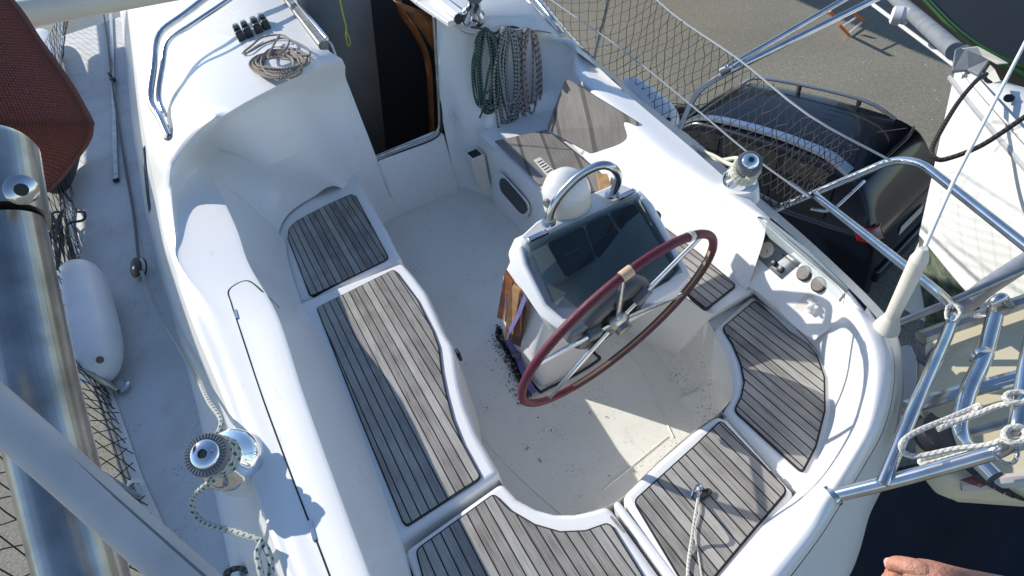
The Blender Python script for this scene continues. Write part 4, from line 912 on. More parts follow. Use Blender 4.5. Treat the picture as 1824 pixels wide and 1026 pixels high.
# cabin-top windscreen tube frame (double stainless tube), shadow falls on the deck
f1 = [A(300, 243, 0.965), A(285, 210, 1.010), A(268, 178, 1.050), A(274, 120, 1.150), A(284, 62, 1.240), A(330, 25, 1.290), A(395, -25, 1.320), A(470, -80, 1.340)]
wf = tube('sprayhood_frame', f1, .018, M['steel'], Y, 12, sm=5)
tube('sprayhood_frame_tube', [A(293, 205, 1.000), A(283, 170, 1.050), A(290, 118, 1.140), A(300, 74, 1.220), A(345, 42, 1.270), A(410, -2, 1.300), A(490, -60, 1.320)], .014, M['steel'], wf, 12, sm=5)
Mesh().box(A(302, 245, 0.955), .03, .05, .02, Matrix.Rotation(.7, 3, 'Z')).build('frame_foot', M['steeld'], wf, bevel=.003)
Mesh().lathe([(.014, 0), (.014, .04)], A(296, 226, 0.980), (-.3, .9, .3), 10).build('frame_hinge', M['steeld'], wf)
fr2 = tube('sprayhood_frame', bent([A(1003, 60, .86), A(985, 35, .95), A(950, -8, 1.02), A(900, -60, 1.06)], .06), .012, M['steel'], Y, 12)
tube('sprayhood_frame_tube', bent([A(1000, 66, .85), A(975, 38, .93), A(935, -5, 1.0), A(890, -50, 1.04)], .06), .010, M['steel'], fr2, 12)
Mesh().box(A(1003, 60, .86), .03, .05, .025, Matrix.Rotation(-.6, 3, 'Z')).build('frame_foot', M['creamp'], fr2, bevel=.003)
# grooves moulded into the cabin top
# halyard slots: two grey tracks
for a_, b_ in (((405, 5), (428, 42)), ((428, -5), (452, 28))):
    Mesh().tube([A(*a_, 1.125), A(*b_, 1.115)], .006, 6).build('halyard', M['r_beige'], Y)
# genoa track and car on the side deck
t0, t1 = A(196, -30, .30), A(207, 322, .30)
trk = Mesh().box((t0 + t1) / 2, (t1 - t0).length, .034, .014, basis((t1 - t0).normalized(), Vector((0, 0, 1)).cross((t1 - t0).normalized()), Vector((0, 0, 1)))).build('genoa_track', M['alutrack'], Y, bevel=.003)
td = (t1 - t0).normalized()
for i in range(34):
    Mesh().lathe([(.0045, .007), (.0045, .009)], t0.lerp(t1, (i + .5) / 34), (0, 0, 1), 8).build('track_hole', M['dark'], trk) if i > 14 else None
Mesh().box(t1 + Vector((0, .01, 0)), .04, .03, .022).build('track_end', M['dark'], trk, bevel=.005)
car_ = Mesh().box(A(200, 140, .335), .05, .14, .035, Matrix.Rotation(.12, 3, 'Z')).build('track_car', M['black'], trk, bevel=.01)
Mesh().lathe([(.03, -.012), (.022, 0), (.03, .012)], A(196, 133, .36), (1, .1, .2), 18).build('sheave', M['greyp'], car_)
# port stanchion foot and bent tube by the fender
ps = tube('stanchion_brace', [A(120, 650, .50), A(165, 668, .42), A(208, 694, .31)], .014, M['steeld'], Y, 12)
Mesh().lathe([(.035, -.005), (.035, .006), (.022, .012), (.02, .03)], A(218, 690, .295), (0, 0, 1), 20).build('brace_foot', M['steel'], ps)
tube('fairlead', bent([A(228, 872, .30), A(232, 856, .34), A(252, 856, .34), A(256, 868, .30)], .02), .009, M['whitep'], Y, 10)
# port lifelines and net
PL1 = [Vector((-1.0, .3, .92)), Vector((-1.1, 2, .92)), Vector((-1.2, 4, .92)), Vector((-1.15, 6.5, .92)), Vector((-.95, 9, .92))]
tube('lifeline', PL1, .0045, M['wire'], Y, 8, sm=4)
net('safety_net', PL1, [Vector((-.68, .3, .30))] + [A(230, 800, .31), A(160, 560, .31), A(112, 170, .31), A(116, 0, .31)], 70, 9, .0024, M['net'], Y, sag=.05, seed=4)
for yy, px_ in ((1.9, None), (4.2, None), (6.6, None)):
    b_ = lerp_at_y(toeP, yy) + Vector((-.03, 0, 0)); Mesh().tube([b_, b_ + Vector((-.08, 0, .62))], .0125, 12).build('stanchion', M['steel'], Y)
# transom step details at the bottom right
tube('ladder_holder', [A(1370, 1040, .66), A(1408, 990, .66)], .009, M['steel'], Y, 10)
pm('holder_recess', [A(1365, 1045, .655), A(1372, 1000, .66), A(1395, 978, .66), A(1415, 985, .655), A(1412, 1005, .65), A(1400, 1045, .65)], [tuple(range(6))], M['shadegel'], Y, smooth=False, solid=.01)
Mesh().lathe([(.02, 0), (.018, .05), (.014, .06)], A(1488, 915, .60), (A(1510, 938, .5) - A(1488, 915, .60)), 14).build('shower_fitting', M['greyp'], Y)
# hinges and latch on the stern lids
for a_, b_ in (((1088, 920), (1112, 948)), ((1285, 735), (1293, 743)), ((1374, 838), (1384, 850))):
    Mesh().tube([A(*a_, .434), A(*b_, .434)], .0035, 8).build('lid_hinge', M['steeld'], Y)
# black rubber latch strap and cleats
hk = Mesh()
hk.tube([A(804, 168, .62), A(806, 195, .56), A(812, 212, .52), A(808, 220, .5), A(803, 205, .54)], .003, 6)
hk.build('hook', M['creamp'], Y)
#@@PART4
# boards on the starboard seat: parts of the locker seat that lie loose -> things of their own
def board(name, pts, m, th, label, cat):
    o = pm(name, pts, [tuple(range(len(pts)))], M[m], None, smooth=False, solid=th, bevel=.003); tag(o, label, cat); return o
n1 = A(882, 253, .50)
board('seat_board', [A(882, 254, .502), A(974, 234, .502), A(1050, 296, .502), A(1090, 345, .502), A(1010, 345, .502), A(961, 330, .502)], 'ply', .012, 'weathered grey board lying flat on the seat under the slatted vent', 'board')
b0, b1, b2, b3 = A(976, 230, .515), Vector((1.72, 3.02, .80)), A(1141, 219, .77), A(1100, 298, .515)
b1 = A(1011, 139, .80)
bb = board('leaning_board', roundpoly([b0, b1, b2, b3], .03, 4), 'ply', .014, 'larger weathered board with orange edge leaning against the starboard seat back', 'board')
Mesh().tube([A(1043, 158, .795) , b2 + Vector((0, 0, .004)), A(1108, 285, .55)], .006, 6).build('orange_edge', M['woodl'], bb)
board('wood_offcut', [A(1062, 312, .51), A(1082, 312, .51), A(1090, 335, .51), A(1068, 342, .51)], 'woodl', .01, 'small orange-brown wooden piece lying behind the compass', 'board')
# the boards strapped to the port side of the pedestal
wbd = thing('washboards', 'varnished wooden washboards stored upright against the side of the pedestal', 'board', A(915, 590, .02))
for q_, m_ in (([(903, 480, .58), (917, 500, .56), (904, 570, .22), (888, 563, .22)], 'wood'), ([(916, 500, .55), (930, 516, .54), (916, 604, .17), (901, 598, .17)], 'woodl'), ([(931, 522, .53), (942, 547, .50), (930, 616, .15), (914, 608, .15)], 'woodd')):
    pm('washboard', [A(*p) for p in q_], [(0, 1, 2, 3)], M[m_], wbd, smooth=False, solid=.012, bevel=.002)
Mesh().tube([A(903, 525, .46), A(896, 574, .24)], .005, 8).build('steel_pin', M['steel'], wbd)
def strip(name, pts, wd, m, parent=None, up=Vector((0, 0, 1)), th=.003):
    mm = Mesh(); P = [Vector(p) for p in pts]
    for i in range(len(P) - 1):
        d = P[i + 1] - P[i]; x = d.normalized(); y = up.cross(x).normalized(); mm.box((P[i] + P[i + 1]) / 2, d.length * 1.02, wd, th, basis(x, y, x.cross(y)))
    return mm.build(name, M[m], parent, smooth=False)
sp_ = strip('strap', [A(936, 528, .56), A(924, 560, .43), A(908, 590, .28), A(904, 605, .16), A(922, 635, .07), A(935, 668, .04), A(950, 700, .02)], .028, 'purple', wbd, Vector((-.3, -.3, .9)))
Mesh().box(A(920, 632, .09), .035, .03, .012, Matrix.Rotation(-1.1, 3, 'Z')).build('buckle', M['greyp'], wbd, bevel=.003)
# black weathered fluff along the pedestal foot
fz = Mesh(); rnd = random.Random(3)
for i in range(1000):
    t = rnd.random(); t = t; p = A(890, 582, .01).lerp(A(948, 706, .01), t)
    off = abs(rnd.gauss(0, .034)) * (1.0 if t > .1 else .5)
    if off < .03 or rnd.random() < .35:
        p = p + Vector((-off, rnd.gauss(0, .012), rnd.random() * .012 * (off < .02)))
        a = rnd.random() * math.tau; l = .002 + rnd.random() * .006; d = Vector((math.cos(a), math.sin(a), rnd.random() * .6)).normalized() * l
        fz.tube([p - d, p + d], .0011 + rnd.random() * .0014, 3)
fo = fz.build('black_dirt', M['fuzz'], None, smooth=False); fo['kind'] = 'stuff'; tag(fo, 'black crumbly dirt spilled on the floor along the pedestal foot', 'dirt')
# leaves and crumbs on the cockpit floor
lv = Mesh(); rnd = random.Random(11)
spots = [(896, 756), (937, 795), (940, 802), (975, 823), (1036, 885), (1069, 882), (1049, 893), (1084, 848), (1055, 733), (1205, 640), (1210, 646), (925, 747), (870, 725), (983, 766), (1015, 792), (963, 820), (999, 780), (1110, 786), (1080, 745), (930, 575), (958, 740), (850, 650), (1160, 842), (1072, 816)]
for x, y in spots:
    for q in range(rnd.choice((1, 1, 3))):
        p = A(x + rnd.gauss(0, 4), y + rnd.gauss(0, 3), .004); a = rnd.random() * math.tau; l = rnd.choice((.002, .004, .008)); d = Vector((math.cos(a), math.sin(a), .1)) * l; s_ = Vector((-d.y, d.x, 0)) * .3; b_ = len(lv.v)
        lv.v += [p - d, p + s_ + Vector((0, 0, .002)), p + d, p - s_]; lv.quad(b_, b_ + 1, b_ + 2, b_ + 3)
for i in range(200):
    p = A(rnd.uniform(800, 1180), rnd.uniform(600, 900), .002); 
    if .3 < p.x < 1.0 and 1.05 < p.y < 2.3:
        l = rnd.uniform(.0007, .0016); lv.box(p, l, l * 1.4, .001, Matrix.Rotation(rnd.random() * 3, 3, 'Z'))
lo = lv.build('leaf_litter', M['fuzz'], None, smooth=False); lo['kind'] = 'stuff'; tag(lo, 'dead leaves and dark crumbs scattered over the cockpit floor', 'litter')

# ======================= ropes =======================
def rope(name, pts, r, m, label, cat='rope', sm=6, group=None, n=8):
    o = Mesh().tube(cr(pts, sm), r, n).build(name, M[m]); tag(o, label, cat, group); return o
def hank(cx0, cx1, ytop, ybot, plane_y, n, r, seed, ztop=None):
    """hanging coil of rope: long narrow loops down the bulkhead"""
    rnd = random.Random(seed); pts = []
    for i in range(n):
        xo = rnd.gauss(0, 3); yo = plane_y - rnd.random() * .05; yb = ybot + rnd.gauss(0, (ybot - ytop) * .07); a0 = cx0 + rnd.random() * (cx1 - cx0) * .32; a1 = cx1 - rnd.random() * (cx1 - cx0) * .32
        top = ytop + rnd.random() * 8; m_ = (a0 + a1) / 2
        for x, y, dy in ((m_ - 4, top, -.02), (a0 + 4, top + 16, 0), (a0 - 1 + xo, top + (yb - top) * .45, .0), (a0 + 6 + xo, yb - 14, 0), (m_ + 2 + xo, yb, -.01), (a1 - 2 + xo, yb - 16, -.01), (a1 + 1, top + (yb - top) * .5, -.01), (a1 - 5, top + 14, -.01)):
            pts.append(AY(x + rnd.gauss(0, 1.2), y, yo + dy))
    return pts
g1 = hank(842, 890, 50, 188, 3.16, 15, .0065, 1)
rope('green_rope_coil', g1 + [AY(860, 190, 3.10), AY(858, 200, 3.1), AY(854, 210, 3.08)], .0068, 'r_green', 'dark green rope hanging in a long coil on the bulkhead, leftmost of three', 'rope coil', group='rope coils hung on the bulkhead')
rope('grey_rope_coil', hank(886, 930, 48, 224, 3.15, 15, .0055, 2), .0066, 'r_grey', 'grey flecked rope hanging in the longest coil on the bulkhead, between green and brown', 'rope coil', group='rope coils hung on the bulkhead')
rope('brown_rope_coil', hank(922, 964, 50, 206, 3.14, 10, .0055, 3), .0062, 'r_brown', 'white rope with brown fleck hanging in a loose coil, rightmost on the bulkhead', 'rope coil', group='rope coils hung on the bulkhead')
rope('halyard_tail', [A(838, 48, 1.07), A(862, 52, 1.04), AY(880, 60, 3.16), AY(895, 52, 3.15), AY(915, 48, 3.14), AY(940, 58, 3.13)], .006, 'r_dark', 'short dark rope tying the hanging coils under the cabin-top winch', 'rope')
# flat coil on the cabin top
rnd = random.Random(5); pts = []
for i in range(11 * 12):
    a = i / 12 * math.tau; rx = 40 + 10 * math.sin(i * .37) + rnd.gauss(0, 1.2); ry = 19 + 6 * math.sin(i * .29 + 1) + rnd.gauss(0, .8)
    cx_ = 497 + 5 * math.sin(i * .11); cy_ = 112 + 4 * math.cos(i * .13)
    pts.append(A(cx_ + rx * math.cos(a), cy_ + ry * math.sin(a), 1.135 + .022 * (i / 132) + rnd.random() * .006))
pts += [A(552, 98, 1.16), A(545, 85, 1.175), A(520, 72, 1.175), A(500, 68, 1.165), A(470, 78, 1.155), A(445, 92, 1.155), A(432, 95, 1.15), A(450, 80, 1.155), A(468, 66, 1.165), A(500, 62, 1.165), A(515, 72, 1.175), A(505, 92, 1.17), A(478, 105, 1.165), A(485, 85, 1.17), A(498, 62, 1.175)]
rope('coiled_rope', pts, .0055, 'r_beige', 'weathered beige rope coiled flat on the cabin top beside the black clutches', 'rope coil', 3)
WU = Vector((1, 0, 0)); WU = (WU - wax * WU.dot(wax)).normalized(); WV = wax.cross(WU)
# port genoa sheet: along the side deck, through the block, back to the winch
rope('genoa_sheet', [A(178, -20, .30), A(190, 60, .30), A(198, 130, .34), A(206, 190, .31), A(222, 290, .30), A(238, 380, .30), A(247, 460, .33), A(252, 484, .34)], .0095, 'r_grime', 'grimy grey sheet running forward along the port side deck to the block')
rope('winch_sheet', [A(252, 484, .35), A(285, 560, .42), A(320, 620, .52), A(350, 670, .64), A(372, 715, .74), A(395, 755, .79)] + [wb + wax * (.052 + i * .0026) + (WU * math.cos(a) + WV * math.sin(a)) * .052 for i, a in enumerate([2.4 - j * .7 for j in range(26)])] + [A(383, 850, .84), A(362, 868, .80), A(345, 885, .74), A(342, 905, .70), A(355, 925, .68), A(380, 938, .70), A(410, 945, .72), A(440, 955, .74), A(465, 965, .745), A(478, 985, .74), A(483, 1010, .73), A(480, 1045, .73)], .0088, 'r_sheet', 'white sheet with green fleck wound on the large port winch', 'rope')
for i_, (dx, sd) in enumerate(((0, 1), (10, 2))):
    pass
rope('rope_tail', [A(470, 960, .75), A(458, 985, .75), A(462, 1010, .75), A(470, 1050, .74)], .0085, 'r_sheet', 'short end of flecked sheet doubled back beside the coaming foot at the bottom edge', 'rope')
rope('dark_rope_heap', [A(425 + 22 * math.cos(i * .9) + 3 * math.sin(i * 2.1), 1026 + 14 * math.sin(i * .9), .34 + .002 * i) for i in range(30)], .008, 'r_dark', 'dark rope heaped on the side deck at the bottom edge of the picture', 'rope coil')
sw_c = A(1317, 322, .765); sw_t = A(1337, 287, .90); sax = (sw_t - sw_c).normalized(); SU = Vector((1, 0, 0)); SU = (SU - sax * SU.dot(sax)).normalized(); SV = sax.cross(SU)
rope('cream_rope', [A(1235, 262, .60), A(1258, 278, .62), A(1285, 285, .70), A(1315, 283, .80)] + [sw_c + sax * (.045 + i * .0030) + (SU * math.cos(a) + SV * math.sin(a)) * .044 for i, a in enumerate([2.6 - j * .75 for j in range(24)])] + [A(1325, 300, .82), A(1298, 292, .76), A(1268, 276, .66), A(1240, 266, .60)], .0085, 'r_white', 'cream rope wound thick on the starboard winch with its ends led forward', 'rope')
# white cord and shackle on the stern seat
rope('shackle_line', [A(1244, 868, .455), A(1243, 890, .46), A(1238, 920, .50), A(1232, 960, .46), A(1226, 1000, .445), A(1224, 1045, .445)], .0042, 'r_cordw', 'white cord lying across the stern seat from a snap shackle to the bottom edge', 'rope')
rope('thin_cord', [A(1240, 885, .45), A(1246, 910, .445), A(1238, 945, .445), A(1244, 990, .442), A(1252, 1040, .442)], .0025, 'r_twist', 'thin grey cord tangled beside the white cord on the stern seat', 'rope')
shk = thing('snap_shackle', 'small steel snap shackle at the end of the white cord on the stern seat', 'shackle', A(1243, 882, .44))
tube('shackle_bow', cr([A(1232, 886, .447), A(1236, 872, .452), A(1246, 862, .456), A(1250, 868, .456), A(1240, 880, .452)], 5), .0035, M['chrome'], shk, 8)
tube('shackle_eye', cr([A(1238, 880, .448), A(1262, 872, .448), A(1264, 880, .448), A(1248, 890, .448), A(1232, 884, .448)], 5), .0045, M['black'], shk, 8)
Mesh().box(A(1243, 882, .449), .03, .012, .012, Matrix.Rotation(.3, 3, 'Z')).build('shackle_body', M['steeld'], shk, bevel=.003)
# neon lanyard in the companionway
rope('yellow_lanyard', [AY(604, -10, 3.6), AY(610, 20, 3.6), AY(617, 50, 3.6), AY(616, 62, 3.6), AY(620, 82, 3.6), AY(624, 74, 3.6), AY(617, 56, 3.6)], .0035, 'r_neon', 'yellow-green lanyard knotted and hanging in the dark companionway', 'cord')
# black clutches on the cabin top
cl = thing('rope_clutch', 'pair of black rope clutches beside the coil on the cabin top', 'rope clutch', A(445, 55, 1.10))
cd = (A(470, 70, 1.12) - A(440, 20, 1.13)); cd.z = 0; cd.normalize(); cz = Vector((0, 0, 1)); cy_ = cz.cross(cd)
for x, y in ((422, 52), (436, 46), (453, 39), (467, 33)):
    p = A(x + 4, y + 8, 1.165)
    Mesh().box(p, .15, .040, .06, basis(cd, cy_, cz)).build('clutch_body', M['black'], cl, bevel=.006)
    Mesh().box(p + cz * .036 - cd * .03, .085, .032, .018, basis((cd + cz * .12).normalized(), cy_, (cz - cd * .12).normalized())).build('clutch_lever', M['greyc'], cl, bevel=.004)
# turning block on port side deck
bk = thing('turning_block', 'black and white turning block on the port side deck with the sheet through it', 'block', A(250, 480, .29))
bax = Vector((-.62, -.30, .62)); bk_c = A(247, 477, .335)
Mesh().lathe([(.020, -.024), (.056, -.018), (.054, -.010)], bk_c, bax, 28).build('block_cheek', M['black'], bk)
Mesh().lathe([(.052, -.010), (.042, .0), (.052, .010)], bk_c, bax, 28).build('sheave', M['creamp'], bk)
Mesh().lathe([(.054, .010), (.056, .018), (.030, .025), (.012, .026)], bk_c, bax, 28).build('block_cheek', M['black'], bk)
Mesh().lathe([(.012, .024), (.010, .029)], bk_c, bax, 12).build('axle_pin', M['steel'], bk)
# ======================= fenders =======================
def fender(name, a, b, r, label, hole=True, m='vinyl'):
    a = Vector(a); b = Vector(b); L_ = (b - a).length; t = thing(name, label, 'fender', tuple((a + b) / 2 - Vector((0, 0, r))), 'fenders on the side decks')
    prof = [(.02, 0), (r * .45, L_ * .02), (r * .74, L_ * .07), (r * .93, L_ * .16), (r, L_ * .28), (r * 1.0, L_ * .62), (r * .95, L_ * .78), (r * .80, L_ * .90), (r * .55, L_ * .97), (.012, L_)]
    Mesh().lathe([(max(p[0], .002), p[1]) for p in sm_prof(prof)], a, b - a, 36).build('fender_body', M[m], t)
    return t
def sm_prof(p): return [(v.x, v.y) for v in cr([Vector((x, y, 0)) for x, y in p], 4)]
fa, fb = A(136, 478, .42), A(176, 672, .40)
f_ = fender('fender', fa, fb, .128, 'large white cylindrical fender lying on the port side deck beside the bent steel tube')
fd = (fb - fa).normalized()
hp_ = A(178, 641, .475)
Mesh().lathe([(.021, -.004), (.023, .0), (.019, .003)], hp_, (AD(178, 641, 0) - hp_), 20).build('fender_eye', M['vinyl'], f_)
Mesh().lathe([(.016, .0), (.016, .005)], hp_, (AD(178, 641, 0) - hp_), 20).build('eye_hole', M['rustdark'], f_)
fender('fender', A(75, 60, .42), A(100, 175, .42), .13, 'white fender half hidden behind the red-brown fabric at the upper left')
fender('fender', A(120, 255, .42), A(95, 335, .40), .10, 'dark worn fender in shadow below the red-brown fabric', m='black')
f3 = fender('fender', A(1112, 152, .42), A(1198, 225, .36), .095, 'white fender lying outboard on the starboard toe rail behind the netting')
hp_ = A(1190, 214, .44)
Mesh().lathe([(.024, -.004), (.026, .0), (.02, .004)], hp_, (AD(1190, 214, 0) - hp_), 20).build('fender_eye', M['vinyl'], f3)
Mesh().lathe([(.015, .0), (.015, .006)], hp_, (AD(1190, 214, 0) - hp_), 20).build('eye_hole', M['dark'], f3)
tube('fender_lanyard', cr([A(140, 479, .42), A(134, 462, .40), A(128, 440, .44), A(118, 420, .55)], 5), .006, M['r_dark'], f_, 8)
Mesh().tube([p_ + Vector((0, 0, 0)) for p_ in [fa + fd * .03 + Vector((0, 0, .02)), fa + Vector((0, 0, .03)), fa - fd * .03 + Vector((0, 0, .02)), fa - fd * .045]], .016, 12).build('fender_neck', M['vinyl'], f_)
# tangle of dark lines by the port rail
rnd = random.Random(9)
for k_, (lab, seeds) in enumerate((('dark mooring line looping loosely on the side deck forward of the fender', [(100, 330), (120, 350), (135, 375), (150, 378), (148, 392), (120, 400), (122, 430), (135, 480)]), ('dirty dark line running down the toe rail to the white fender', [(96, 320), (110, 350), (118, 400), (130, 450), (138, 482)]), ('tangled dark lines knotted on the port netting', None))):
    if seeds: P_ = [A(x, y, .31 + .04 * rnd.random()) for x, y in seeds]
    else: P_ = [A(95 + rnd.gauss(0, 14), 400 + rnd.gauss(0, 42), .34 + rnd.random() * .2) for _ in range(26)]
    rope('mooring_line', P_, .0085 if seeds else .007, 'r_dark', lab, 'rope', group='dark lines along the port toe rail')
# ======================= near objects at the left =======================
def dtube(name, pts, r, m, label, cat, n=20):
    P = [AD(*p) for p in pts]; o = thing(name, label, cat, tuple(P[-1])); return o, P
big, P_ = dtube('arch_tube', [(-16, 262, .58), (6, 400, .54), (80, 760, .50), (180, 1150, .49)], .027, 'steel', 'thick polished stainless tube with a sleeve joint running down the left edge', 'metal tube')
Mesh().tube(cr([P_[1], P_[2], P_[3]], 8), .0232, 28).build('tube_body', M['steelb'], big)
Mesh().tube([P_[0], P_[0].lerp(P_[1], .1), P_[1]], [.024, .0275, .0262], 28).build('tube_sleeve', M['steelb'], big)
bp_ = AD(38, 338, .51); bd = (Vector((0, 0, CAMZ)) - bp_).normalized()
Mesh().lathe([(.0095, -.008), (.0095, .003), (.007, .005)], bp_, bd, 24).build('lock_button', M['steel'], big)
Mesh().lathe([(.004, .0045), (.004, .0055)], bp_, bd, 16).build('button_hole', M['dark'], big)
gt, P_ = dtube('plastic_tube', [(-150, 610, .43), (15, 751, .41), (332, 1030, .385), (470, 1150, .38)], .0135, 'greyw', 'pale grey plastic tube crossing the steel tube diagonally at the lower left', 'plastic tube')
tb_ = Mesh().tube(cr(P_, 6), .0108, 24).build('tube_body', M['tubegrey'], gt)
Mesh().tube([p + (Vector((0, 0, CAMZ)) - p).normalized() * .0098 + Vector((.0035, .0045, 0)) for p in cr(P_, 6)], .0012, 6).build('moulding_seam', M['greyp'], gt)
ct_, P_ = dtube('cream_tube', [(15, 30, 1.05), (120, 12, 1.08), (330, -25, 1.12)], .016, 'creamp', 'cream tube crossing the top left corner above the red-brown fabric', 'metal tube')
Mesh().tube(P_, .0165, 20).build('tube_body', M['creamp'], ct_)
Mesh().tube([p + Vector((-.01, .05, .01)) for p in P_], .013, 16).build('second_tube', M['steelb'], ct_)
# red-brown mesh bundle
rb_rows = []
fr_ = [(-60, -60), (18, 0), (70, 75), (120, 145), (158, 212), (160, 225), (150, 260), (90, 335), (60, 345)]
F_ = [AD(x, y, d) for (x, y), d in zip(fr_, (.95, .93, .91, .89, .87, .875, .89, .92, .95))]
bk_ = [AD(x, y, d) for (x, y), d in zip([(-330, 0), (-300, 40), (-260, 100), (-220, 150), (-180, 215), (-170, 226), (-160, 250), (-140, 300), (-130, 310)], (.80, .78, .76, .74, .72, .73, .76, .80, .85))]
bulge = (F_[2] + bk_[2]) / 2
rb = loft('folded_canvas', [bk_, [a.lerp(b, .5) + (Vector((0, 0, CAMZ)) - a.lerp(b, .5)).normalized() * .035 for a, b in zip(bk_, F_)], [a.lerp(b, .93) + (Vector((0, 0, CAMZ)) - b).normalized() * .012 for a, b in zip(bk_, F_)], F_, [b - (Vector((0, 0, CAMZ)) - b).normalized() * .05 for b in F_], [a.lerp(b, .6) - (Vector((0, 0, CAMZ)) - b).normalized() * .09 for a, b in zip(bk_, F_)], bk_], M['redmesh'], None, 6, 5)
tag(rb, 'red-brown woven mesh fabric bundle hanging in at the upper left corner', 'fabric bundle')
# ======================= unseen roll and spar added to port to shade our side deck =======================
bo = thing('boom_with_cover', 'long boom under a rolled red sail cover high to port', 'boom', (-2.3, 5, 2.4))
Mesh().tube(cr([Vector((-2.17, 2.4, 2.1)), Vector((-2.24, 3.1, 2.1)), Vector((-2.34, 4.1, 2.1)), Vector((-2.41, 4.9, 2.1)), Vector((-2.42, 7.5, 2.1)), Vector((-2.42, 10.5, 2.1))], 8), .36, 24).build('sail_cover', M['redmesh'], bo)
Mesh().tube([Vector((-2.2, 2.0, 1.8)), Vector((-2.5, 12.3, 1.85))], .07, 16).build('boom_spar', M['alu'], bo)
#@@PART5
# ======================= car =======================
cu = Vector((-.224, .975, 0)).normalized(); cr_ = Vector((cu.y, -cu.x, 0)); co = Vector((6.02, 2.98, G0))
def CP(s, w_, z): return co + cu * (s * .93 + .34) + cr_ * w_ * .96 + Vector((0, 0, z))
car = thing('parked_car', 'dark blue estate car with roof rails parked below the starboard side', 'car', tuple(co + cu * 2.3))
ST = [(-.04, .70, .74, .52, .66, .50), (-.02, .80, .83, .80, .70, .82), (.0, .82, .85, .95, .72, .98), (.06, .83, .86, 1.02, .72, 1.08), (.26, .84, .87, 1.06, .67, 1.42), (.44, .85, .88, 1.06, .64, 1.58), (.8, .86, .88, 1.05, .62, 1.66), (1.6, .86, .88, 1.03, .62, 1.69), (2.4, .86, .88, 1.01, .61, 1.67), (2.75, .86, .88, 1.0, .61, 1.59), (3.35, .86, .88, .99, .68, 1.14), (3.5, .86, .87, .97, .72, 1.03), (4.1, .84, .85, .90, .68, .96), (4.42, .78, .80, .78, .60, .82), (4.58, .66, .68, .62, .5, .66)]
rows = []
for s, wl, wm, belt, rw, rz in ST:
    half = [(wl, .22), (wm, .55), (wm, belt - .06), (wm - .02, belt), (rw + (wm - rw) * .35, belt + (rz - belt) * .55), (rw + .03, rz - .05), (rw - .06, rz - .005), (rw * .5, rz + .02), (0, rz + .028)]
    rows.append([CP(s, -w_, z) for w_, z in half] + [CP(s, w_, z) for w_, z in half[-2::-1]])
cb_ = loft('body', rows, M['carpaint'], car, 4, 3)
cb_.data.attributes.remove(cb_.data.attributes['sharp_edge']) if 'sharp_edge' in cb_.data.attributes else None
def shell(name, sidx, lo, hi, m, k=.008):
    pass
# side windows, near side and far side
for sg in (-1, 1):
    for (s0, s1) in ((.62, 1.28), (1.36, 2.12), (2.2, 3.02)):
        def sd(s, f):
            for i in range(len(ST) - 1):
                if ST[i][0] <= s <= ST[i + 1][0]:
                    t = (s - ST[i][0]) / (ST[i + 1][0] - ST[i][0]); q = [a + (b - a) * t for a, b in zip(ST[i], ST[i + 1])]; break
            _, wl, wm, belt, rw, rz = q
            w0, z0 = wm - .02, belt; w1, z1 = rw + .03, rz - .05; wmid = rw + (wm - rw) * .35, belt + (rz - belt) * .55
            a = (w0, z0), wmid, (w1, z1)
            t = f * 2; p, q2 = (a[0], a[1]) if t < 1 else (a[1], a[2]); t = t if t < 1 else t - 1
            return CP(s, sg * (p[0] + (q2[0] - p[0]) * t + .012), p[1] + (q2[1] - p[1]) * t + .004)
        g_ = [[sd(s0 + (s1 - s0) * i / 4, f) for f in (.06, .3, .5, .7, .92)] for i in range(5)]
        loft('side_window', g_, M['carglass'], car, 2, 2, smooth_u=False, smooth_v=False)
        o_ = [sd(s0 + (s1 - s0) * t, f) for t, f in ((0, .05), (.5, .05), (1, .05))]
pm('windscreen', [CP(2.82, -.52, 1.575), CP(2.82, .52, 1.575), CP(3.36, .66, 1.175), CP(3.36, -.66, 1.175)], [(0, 1, 2, 3)], M['windscreen'], car, solid=-.01)
pm('rear_window', [CP(.13, -.60, 1.13), CP(.13, .60, 1.13), CP(.42, .54, 1.53), CP(.42, -.54, 1.53)], [(0, 1, 2, 3)], M['carglass'], car, solid=.012)
# spoiler lip, roof ribs, rails
Mesh().tube(cr([CP(.40, -.56, 1.60), CP(.34, -.3, 1.635), CP(.33, 0, 1.645), CP(.34, .3, 1.635), CP(.40, .56, 1.60)], 5), .022, 8, ell=.6).build('spoiler', M['carpaint'], car)
for w_ in (-.40, -.28, -.16, -.04, .08, .20, .32, .42):
    Mesh().tube([CP(.62, w_, 1.665 - abs(w_) * .03), CP(1.2, w_, 1.708 - abs(w_) * .03), CP(2.2, w_, 1.706 - abs(w_) * .03)], .010, 5).build('roof_rib', M['carpaint'], car)
nr = cr([CP(2.88, -.60, 1.50), CP(2.62, -.575, 1.66), CP(2.2, -.56, 1.725), CP(1.5, -.56, 1.74), CP(1.0, -.57, 1.71), CP(.75, -.585, 1.67), CP(.52, -.61, 1.58)], 6)
nrm = Mesh(); n_ = len(nr); b_ = 0
for i, p in enumerate(nr):
    t = i / (n_ - 1); wd = .03 + .045 * t; nrm.v += [p + cr_ * -wd + Vector((0, 0, -.01)), p + cr_ * wd, p + cr_ * (wd * .9) + Vector((0, 0, .03)), p + cr_ * -wd * .8 + Vector((0, 0, .025))]
for i in range(n_ - 1):
    for j in range(4): nrm.quad(i * 4 + j, i * 4 + (j + 1) % 4, (i + 1) * 4 + (j + 1) % 4, (i + 1) * 4 + j)
nrm.build('roof_rail', M['railblue'], car)
